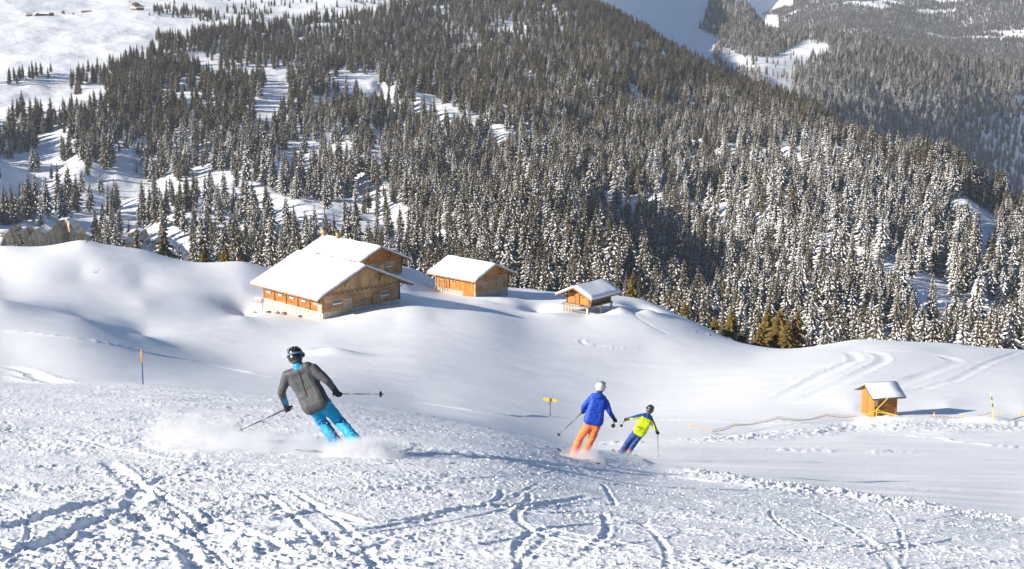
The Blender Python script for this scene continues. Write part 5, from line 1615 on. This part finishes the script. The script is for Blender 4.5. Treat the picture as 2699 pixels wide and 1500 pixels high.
    for i in range(28):
        p1, p2 = ring[i], ring[(i + 1) % 28]
        rr = .030 if math.sin(6.28318 * (i + .5) / 28) > .45 else .014
        for dz in (-1, 0, 1):
            gg.tube(p1 + hup * dz * rr * .6 * k, p2 + hup * dz * rr * .6 * k, rr * .42 * k, rr * .42 * k, 5)
    go_ = gg.build('goggles', cfg['strap'], root)
    hr = fuse('hair', [('e', H - hf * .06 * k - hup * .075 * k, (.075 * k, .05 * k, .05 * k), hrot)], .012 * k, [M_HAIR], root, 2)
    # ---- gloves: palm, four curled fingers of different length and a thumb round the pole grip
    grips = {}
    for a in ('L', 'R'):
        d = (P['ha' + a] - P['el' + a]).normalized()
        tip = at(*cfg['pole' + a][:2], Y + cfg['pole' + a][2]) - o0
        ax = (tip - P['ha' + a]).normalized()
        c = P['ha' + a]
        n1 = ax.cross(d).normalized()
        kn_ = n1.cross(ax).normalized()
        if kn_.dot(d) < 0: kn_ = -kn_
        gp = [('c', W_[a] + (P['el' + a] - W_[a]) * .25, W_[a], .05 * k, .042 * k), ('c', W_[a], c - kn_ * .01, .042 * k, .04 * k),
              ('e', c - kn_ * .005 - n1 * .02 * k, (.045 * k, .03 * k, .045 * k), Matrix((kn_, n1, ax)).transposed())]
        for i, ln in enumerate((.9, 1.0, .95, .78)):
            off = ax * (.033 - .022 * i) * k
            b0 = c + kn_ * .03 * k * ln - n1 * .02 * k + off
            b1 = c + kn_ * .048 * k * ln + n1 * .012 * k + off
            b2 = c + kn_ * .022 * k * ln + n1 * .034 * k + off
            b3 = c - kn_ * .002 * k + n1 * .024 * k + off
            gp += [('c', b0, b1, .014 * k, .013 * k), ('c', b1, b2, .013 * k, .012 * k), ('c', b2, b3, .012 * k, .010 * k)]
        t0 = c - kn_ * .02 * k - ax * .035 * k * 1
        gp += [('c', t0 - n1 * .01, t0 + n1 * .03 * k - ax * .005, .016 * k, .014 * k), ('c', t0 + n1 * .03 * k, t0 + n1 * .036 * k + kn_ * .035 * k, .014 * k, .012 * k)]
        fuse('glove', gp, .0075 * k, [M_GLOVE], root, 2)
        # pole, held: a thing of its own
        pr = empty('ski_pole', o0 + c, 0, cfg['plabel'][a], 'ski pole')
        tl = tip - c
        mb = MB(); mb.tube(-ax * .07, ax * .07, .016, .015, 10); mb.tube(-ax * .085, -ax * .068, .020, .018, 10); mb.build('grip', M_BLACK, pr)
        mb = MB(); mb.tube(ax * .07, tl * .55, .0095, .0085, 8); mb.tube(tl * .55, tl, .0085, .005, 8); mb.build('shaft', M_POLEG, pr)
        mb = MB(); b0 = tl - ax * .06
        mb.tube(b0, b0 + ax * .012, .045, .03, 12); mb.build('basket', M_BLACK, pr)
        mb = MB(); mb.path([-ax * .06, -ax * .09 + kn_ * .02 - Vector((0, 0, .03)), -ax * .03 - kn_ * .05 - Vector((0, 0, .05)), -ax * .05], .004, 5); mb.build('wrist_loop', M_BLACK, pr)
    # ---- boots and skis on the snow
    for i, a in enumerate(('L', 'R')):
        fp = at(*cfg['feet'][i], Y + cfg['footd'][i]); gx, gy = fp.x, fp.y
        gz_ = ground(gx, gy) + .02
        f0 = Vector((gx, gy, gz_)) - o0
        # ski plane follows the slope
        d2 = Vector((sd.x, sd.y, 0)).normalized()
        z1 = near_t.z1(gx + d2.x * .8, gy + d2.y * .8); z0 = near_t.z1(gx - d2.x * .8, gy - d2.y * .8)
        fw = Vector((d2.x * 1.6, d2.y * 1.6, z1 - z0)).normalized()
        sd_up = (P['kn' + a] - f0).normalized()
        rt = fw.cross(sd_up).normalized(); nu = rt.cross(fw).normalized()
        nu = (nu + Vector((0, 0, 1)) * 1.2).normalized(); rt = fw.cross(nu).normalized(); nu = rt.cross(fw).normalized()
        ank = P['an' + a]
        bp_ = [('c', f0 - fw * .09 + nu * .09, f0 + fw * .15 + nu * .075, .055 * k, .042 * k), ('c', f0 - fw * .07 + nu * .10, ank.lerp(f0, .45), .055 * k, .055 * k)]
        fuse('boot', bp_, .012, [cfg.get('boot', M_BOOT)], root, 2)
        kr = empty('ski', f0 + o0, 0, cfg['slabel'][a], 'ski')
        V, F = [], []
        N = 26
        for q_ in range(N):
            t = q_ / (N - 1); s2 = -0.78 + 1.66 * t
            wd = .043 - .008 * math.sin(t * math.pi) + (.006 if t > .7 else 0)
            if t > .93: wd *= max(.15, (1 - ((t - .93) / .07) ** 2 * .85))
            hgt = max(0, (t - .85) / .15) ** 2 * .06 + max(0, (.05 - t) / .05) * .02
            for sx_ in (-1, 1):
                for hh in (0, .016):
                    V.append(tuple(fw * s2 + rt * wd * sx_ + nu * (hgt + hh + .0)))
        for q_ in range(N - 1):
            a0 = q_ * 4; b0 = a0 + 4
            F += [(a0 + 1, a0 + 3, b0 + 3, b0 + 1), (a0, b0, b0 + 2, a0 + 2), (a0, a0 + 1, b0 + 1, b0), (a0 + 2, b0 + 2, b0 + 3, a0 + 3)]
        F += [(0, 2, 3, 1), (N * 4 - 4, N * 4 - 3, N * 4 - 1, N * 4 - 2)]
        me = bpy.data.meshes.new('ski_board'); me.from_pydata(V, [], F); me.materials.append(M_SKI)
        ob = bpy.data.objects.new('ski_board', me); col.objects.link(ob); ob.parent = kr
        mb = MB()
        for s0, s1 in ((-.16, -.09), (.12, .19)):
            A, B = fw * s0 + nu * .018, fw * s1 + nu * .018
            mb.prism([A - rt * .032, A + rt * .032, A + rt * .028 + nu * .03, A - rt * .028 + nu * .03], fw * (s1 - s0))
        mb.build('binding', M_BLACK, kr)
    return root, P, o0

def line_side(c, a, b_):
    """pixel side of a line for face centres in world space"""
    x, y = proj(c[:, 0], c[:, 1], c[:, 2])
    return (x - a[0]) * (b_[1] - a[1]) - (y - a[1]) * (b_[0] - a[0])

def seg_coord(c, A, B):
    A, B = np.array(A), np.array(B)
    d = B - A
    t = ((c - A) @ d) / (d @ d)
    r = np.linalg.norm(c - A - np.clip(t, 0, 1)[:, None] * d, axis=1)
    return t, r

# skier in grey jacket: cyan hood lining and cyan cuffs; dark gusset on the inside of the trouser legs
def j1(c, P, o0):
    out = np.zeros(len(c), int)
    nk = np.array(P['neck'] + o0)
    pxx, pyy = proj(c[:, 0], c[:, 1], c[:, 2])
    out[(np.abs(pxx - (781 - (pyy - 960) * -.1)) < 12 - np.abs(pyy - 960) * .28) & (pyy > 946) & (pyy < 974) & (c[:, 1] < nk[1] + .02)] = 1
    for a in ('L', 'R'):
        t, r = seg_coord(c, P['el' + a] + o0, P['ha' + a] + o0)
        inner = ((c[:, 0] > (P['ha' + a] + o0).x - (.02 if a == 'L' else 5)) if a == 'L' else (c[:, 2] < (P['el' + a] + (P['ha' + a] - P['el' + a]) * .5 + o0).z + .0))
        out[(t > .25) & (r < .085) & inner & (t < 1.2)] = 1 if a == 'L' else 0
        if a == 'R': out[(t > .72) & (r < .085) & inner] = 1
    return out
def t1(c, P, o0):
    out = np.zeros(len(c), int)
    t, r = seg_coord(c, P['knL'] + o0, P['anL'] + o0)
    off = c[:, 0] - (np.array(P['knL'] + o0)[0] + t * (P['anL'] - P['knL']).x)
    out[(t > .15) & (r < .12) & (off > .035)] = 1
    return out
M1 = dict(fold=.009, Y=20.4, base=(915, 1192), head=(780, 939, .12), neck=(785, 966, .05), shL=(757, 990, .06), shR=(826, 972, .02), elL=(742, 1035, .10), elR=(862, 1003, -.05), haL=(757, 1077, .35), haR=(891, 1038, .05),
          chest=(798, 998, .05), waist=(817, 1034, -.02), hipL=(827, 1071, -.04), hipR=(851, 1060, -.06), knL=(849, 1112, .18), knR=(893, 1108, .16), anL=(884, 1160, .02), anR=(931, 1153, -.12),
          hemL=(812, 1074, -.02), hemR=(856, 1055, -.04), feet=[(908, 1186), (952, 1190)], footd=(.12, -.05), poleL=(627, 1137, .15), poleR=(1013, 1039, -.25), skidir=(.82, .57), label='skier in grey jacket and bright cyan trousers leaning into a turn',
          jmats=[M_GREYJ, M_CYAN], tmats=[M_CYAN, M_DKPANEL], jfn=j1, tfn=t1, helmet=M_HELM_BLK, strap=M_STRAPB, hood=False, seam=[((787, 976), (809, 1046))], logo=(813, 1053),
          plabel=dict(L='dark ski pole slanting down to the snow from the grey-jacketed skier', R='dark ski pole held out level by the grey-jacketed skier'),
          slabel=dict(L='inner ski of the grey-jacketed skier, hidden in flying snow', R='outer ski of the grey-jacketed skier, hidden in flying snow'))
M2 = dict(Y=30.0, base=(1526, 1208), head=(1583, 1020, .06), neck=(1579, 1040, .02), shL=(1556, 1053, .02), shR=(1597, 1060, .02), elL=(1538, 1073, -.02), elR=(1606, 1084, -.02), haL=(1537, 1085, .25), haR=(1621, 1108, .12),
          chest=(1575, 1064, .0), waist=(1569, 1085, -.03), hipL=(1553, 1118, -.02), hipR=(1571, 1122, -.02), knL=(1530, 1152, .12), knR=(1559, 1158, .10), anL=(1515, 1188, 0), anR=(1540, 1194, 0),
          hemL=(1545, 1104, -.02), hemR=(1583, 1112, -.02), feet=[(1510, 1201), (1538, 1209)], footd=(.05, -.08), poleL=(1468, 1150, .4), poleR=(1616, 1123, -1.05), skidir=(-.35, .94), label='skier in royal blue jacket, orange trousers and white helmet',
          jmats=[M_BLUEJ], tmats=[M_ORNG], helmet=M_HELM_WHT, strap=M_HELM_WHT, hood=True, scale=.95, seam=[],
          plabel=dict(L='ski pole reaching down to the snow from the skier in orange trousers', R='ski pole pointing straight back from the hand of the skier in orange trousers'),
          slabel=dict(L='left ski of the skier in orange trousers', R='right ski of the skier in orange trousers'))
def j3(c, P, o0):
    out = np.zeros(len(c), int)
    up = np.array((P['neck'] - P['waist']).normalized())
    h = (c - np.array(P['neck'] + o0)) @ up
    out[h > -.11] = 1
    for a in ('L', 'R'):
        for s, e in (('sh', 'el'), ('el', 'ha')):
            t, r = seg_coord(c, P[s + a] + o0, P[e + a] + o0)
            mid = np.array(P[s + a] + o0)[2] + t * (P[e + a] - P[s + a]).z
            if a == 'L': m = (r < .1) & (t > -.0) & (t < 1.2) & (c[:, 2] > mid + .005)
            else:
                mx_ = np.array(P[s + a] + o0)[0] + t * (P[e + a] - P[s + a]).x
                m = (r < .1) & (t > -.0) & (t < 1.2) & (c[:, 0] > mx_ + .01)
            out[m] = 1
    return out
M3 = dict(Y=42.0, base=(1648, 1203), head=(1713, 1079, .05), neck=(1708, 1093, .02), shL=(1689, 1097, .02), shR=(1716, 1107, .02), elL=(1669, 1101, .0), elR=(1725, 1126, -.02), haL=(1649, 1106, .1), haR=(1733, 1141, .05),
          chest=(1701, 1111, .0), waist=(1692, 1127, -.03), hipL=(1675, 1141, -.02), hipR=(1686, 1146, -.02), knL=(1656, 1163, .15), knR=(1672, 1169, .12), anL=(1642, 1187, 0), anR=(1657, 1191, 0),
          hemL=(1676, 1133, -.02), hemR=(1693, 1143, -.02), feet=[(1638, 1198), (1654, 1203)], footd=(.1, -.05), poleL=(1637, 1123, -.9), poleR=(1736, 1206, .3), skidir=(-.25, .97), label='skier in lime and navy jacket, smallest and farthest of the three',
          jmats=[M_LIME, M_NAVY], jfn=j3, tmats=[M_NAVY2], helmet=M_HELM_BRN, strap=M_BLACK, hood=False, boot=M_RED, seam=[((1674, 1122), (1694, 1131))],
          plabel=dict(L='ski pole pointing back from the raised hand of the lime-jacketed skier', R='ski pole hanging straight down beside the lime-jacketed skier'),
          slabel=dict(L='left ski of the lime-jacketed skier', R='right ski of the lime-jacketed skier'))
for cfg in (M1, M2, M3):
    skier(cfg)

# ------------------------------------------------------------------ flying snow
def spray_mat(name, dens, sc_, seed):
    m = bpy.data.materials.new(name); m.use_nodes = True
    n, l = m.node_tree.nodes, m.node_tree.links
    n.clear()
    out = n.new('ShaderNodeOutputMaterial'); v = n.new('ShaderNodeVolumePrincipled')
    v.inputs['Color'].default_value = (.97, .97, .98, 1); v.inputs['Anisotropy'].default_value = .3
    tc = n.new('ShaderNodeTexCoord')
    # density falls off from the middle of the cloud and is torn by noise
    vm = n.new('ShaderNodeVectorMath'); vm.operation = 'SUBTRACT'; l.new(tc.outputs['Generated'], vm.inputs[0]); vm.inputs[1].default_value = (.5, .5, .3)
    vs = n.new('ShaderNodeVectorMath'); vs.operation = 'MULTIPLY'; l.new(vm.outputs[0], vs.inputs[0]); vs.inputs[1].default_value = (2.0, 2.0, 1.6)
    ln = n.new('ShaderNodeVectorMath'); ln.operation = 'LENGTH'; l.new(vs.outputs[0], ln.inputs[0])
    nz = n.new('ShaderNodeTexNoise'); nz.inputs['Scale'].default_value = sc_; nz.inputs['Detail'].default_value = 5; nz.inputs['Roughness'].default_value = .62
    mp = n.new('ShaderNodeMapping'); mp.inputs['Location'].default_value = (seed, seed, 0); l.new(tc.outputs['Object'], mp.inputs[0]); l.new(mp.outputs[0], nz.inputs['Vector'])
    a = n.new('ShaderNodeMath'); a.operation = 'MULTIPLY_ADD'; l.new(nz.outputs[0], a.inputs[0]); a.inputs[1].default_value = 1.5; a.inputs[2].default_value = .10
    s = n.new('ShaderNodeMath'); s.operation = 'SUBTRACT'; l.new(a.outputs[0], s.inputs[0]); l.new(ln.outputs['Value'], s.inputs[1])
    mr = n.new('ShaderNodeMapRange'); l.new(s.outputs[0], mr.inputs['Value']); mr.inputs['From Min'].default_value = 0.0; mr.inputs['From Max'].default_value = .55; mr.inputs['To Max'].default_value = dens
    l.new(mr.outputs[0], v.inputs['Density']); l.new(v.outputs[0], out.inputs['Volume'])
    return m
def spray(name, pxa, pxb, ytop, ybase, Y, depth, dens, label, seed):
    a = near_t.hit(pxa, ybase, Y * .7, Y * 1.3); b_ = near_t.hit(pxb, ybase, Y * .7, Y * 1.3)
    a = at(pxa, ybase, Y); b_ = at(pxb, ybase, Y)
    h = (ybase - ytop) / ppm(a)
    bm = bmesh.new(); bmesh.ops.create_icosphere(bm, subdivisions=3, radius=1)
    c = (a + b_) / 2; L = (b_ - a).length
    for v in bm.verts:
        v.co = Vector((v.co.x * L / 2 * 1.15, v.co.y * depth / 2, (v.co.z + .35) * h * .8))
    me = bpy.data.meshes.new(name); bm.to_mesh(me); bm.free()
    me.materials.append(spray_mat(name + '_volume', dens, 2.2, seed))
    ob = bpy.data.objects.new(name, me); col.objects.link(ob)
    d = (b_ - a); ob.rotation_euler = (0, -math.atan2(d.z, math.hypot(d.x, d.y)), math.atan2(d.y, d.x))
    ob.location = c
    ob['kind'] = 'stuff'; ob['label'] = label
    return ob
spray('snow_spray', 320, 1060, 1118, 1206, 20.2, 1.6, 4.6, 'long cloud of powder thrown up behind the grey-jacketed skier', 1)
spray('snow_spray', 830, 1085, 1136, 1212, 19.9, 1.4, 8.0, 'dense powder burst round the boots of the grey-jacketed skier', 5)
spray('snow_spray', 360, 660, 1050, 1150, 22.0, 1.4, 2.6, 'thin higher puff of powder left of the slanting ski pole', 9)
spray('snow_spray', 1470, 1600, 1166, 1218, 29.6, 1.2, 7.0, 'powder round the boots of the skier in orange trousers', 13)
spray('snow_spray', 1560, 1900, 1176, 1212, 41.0, 1.6, 1.8, 'thin powder drifting past the lime-jacketed skier', 17)

# grains of snow hanging in the air round the skis
def flecks():
    rs = np.random.RandomState(5)
    rows = []
    for n_, x0, x1, y0, y1, Yc, sp in ((1300, 820, 1100, 1105, 1212, 20.0, .5), (700, 360, 860, 1120, 1205, 20.4, .5), (160, 1470, 1600, 1165, 1215, 29.8, .4)):
        for _ in range(n_):
            t = rs.rand() ** 1.6
            p = at(rs.uniform(x0, x1), y1 - (y1 - y0) * t, Yc + rs.normal() * sp * .6)
            rows.append((p.x, p.y, max(p.z, near_t.z1(p.x, p.y) + .02), .002 + .008 * rs.rand() ** 3, rs.rand() * 6.28, rs.randint(0, 4), 1))
    scatter('flying_grains', rows, 'clods', 'grains of snow flying up round the turning skis')

# loose lumps of snow torn up by skis
def clods():
    rs = np.random.RandomState(8)
    n0 = 60000
    pxs = rs.uniform(-80, 2780, n0); Ys = 1 / rs.uniform(1 / 34, 1 / 8.2, n0)
    k_ = (pxs - 1349.5) / FPX * (CP + .27 * SP)
    X_, Y_ = k_ * Ys, Ys
    Z0 = near_t.z(X_, Y_)
    pxv, pyv = proj(X_, Y_, Z0)
    r = rough_mask(pxv, pyv, Y_)
    pat = sstep(-.02, .35, fbm(X_ / 1.1 + 9, Y_ / 1.1, 2, 31)) * (.35 + sstep(1600, 300, pxv) * sstep(1180, 1300, pyv))
    edge = np.interp(pxv, [1640, 1720, 1850, 2000, 2250, 2450, 2699, 3500], [1170, 1222, 1240, 1268, 1300, 1330, 1368, 1450])
    be = np.exp(-((pyv - edge - 9) / 9.0) ** 2) * sstep(1700, 1800, pxv)
    keep = rs.rand(n0) < np.maximum(r * (.10 + .8 * pat), be * .9)
    X_, Y_ = X_[keep], Y_[keep]
    Z_ = np.array([ground(a, b_) for a, b_ in zip(X_, Y_)])
    sz = .004 + .022 * rs.rand(len(X_)) ** 5
    sz *= np.where(be[keep] > .3, 1.8, 1)
    pts = np.c_[X_, Y_, Z_ + sz * .2, sz, rs.rand(len(X_)) * 6.28, rs.randint(0, 4, len(X_)), np.ones(len(X_))]
    source_collection('clods', [lump_mesh('clod', 50 + s, M_SNOW, (1, .85, .75), 1) for s in range(4)])
    scatter('snow_clods', pts, 'clods', 'loose crumbs and lumps of snow torn up by skis')
    print('clods', len(pts))
clods()
flecks()
# ------------------------------------------------------------------ air
def haze():
    m = bpy.data.materials.new('haze_air'); m.use_nodes = True
    n, l = m.node_tree.nodes, m.node_tree.links
    n.clear()
    out = n.new('ShaderNodeOutputMaterial'); v = n.new('ShaderNodeVolumePrincipled')
    v.inputs['Color'].default_value = (.80, .88, 1.0, 1); v.inputs['Density'].default_value = HAZE
    l.new(v.outputs[0], out.inputs['Volume'])
    mb = MB(); mb.box(-6500, 6500, -40, 12600, -1700, 2400)
    o = mb.build('haze', m); o['kind'] = 'stuff'
HAZE = 4.5e-5
haze()
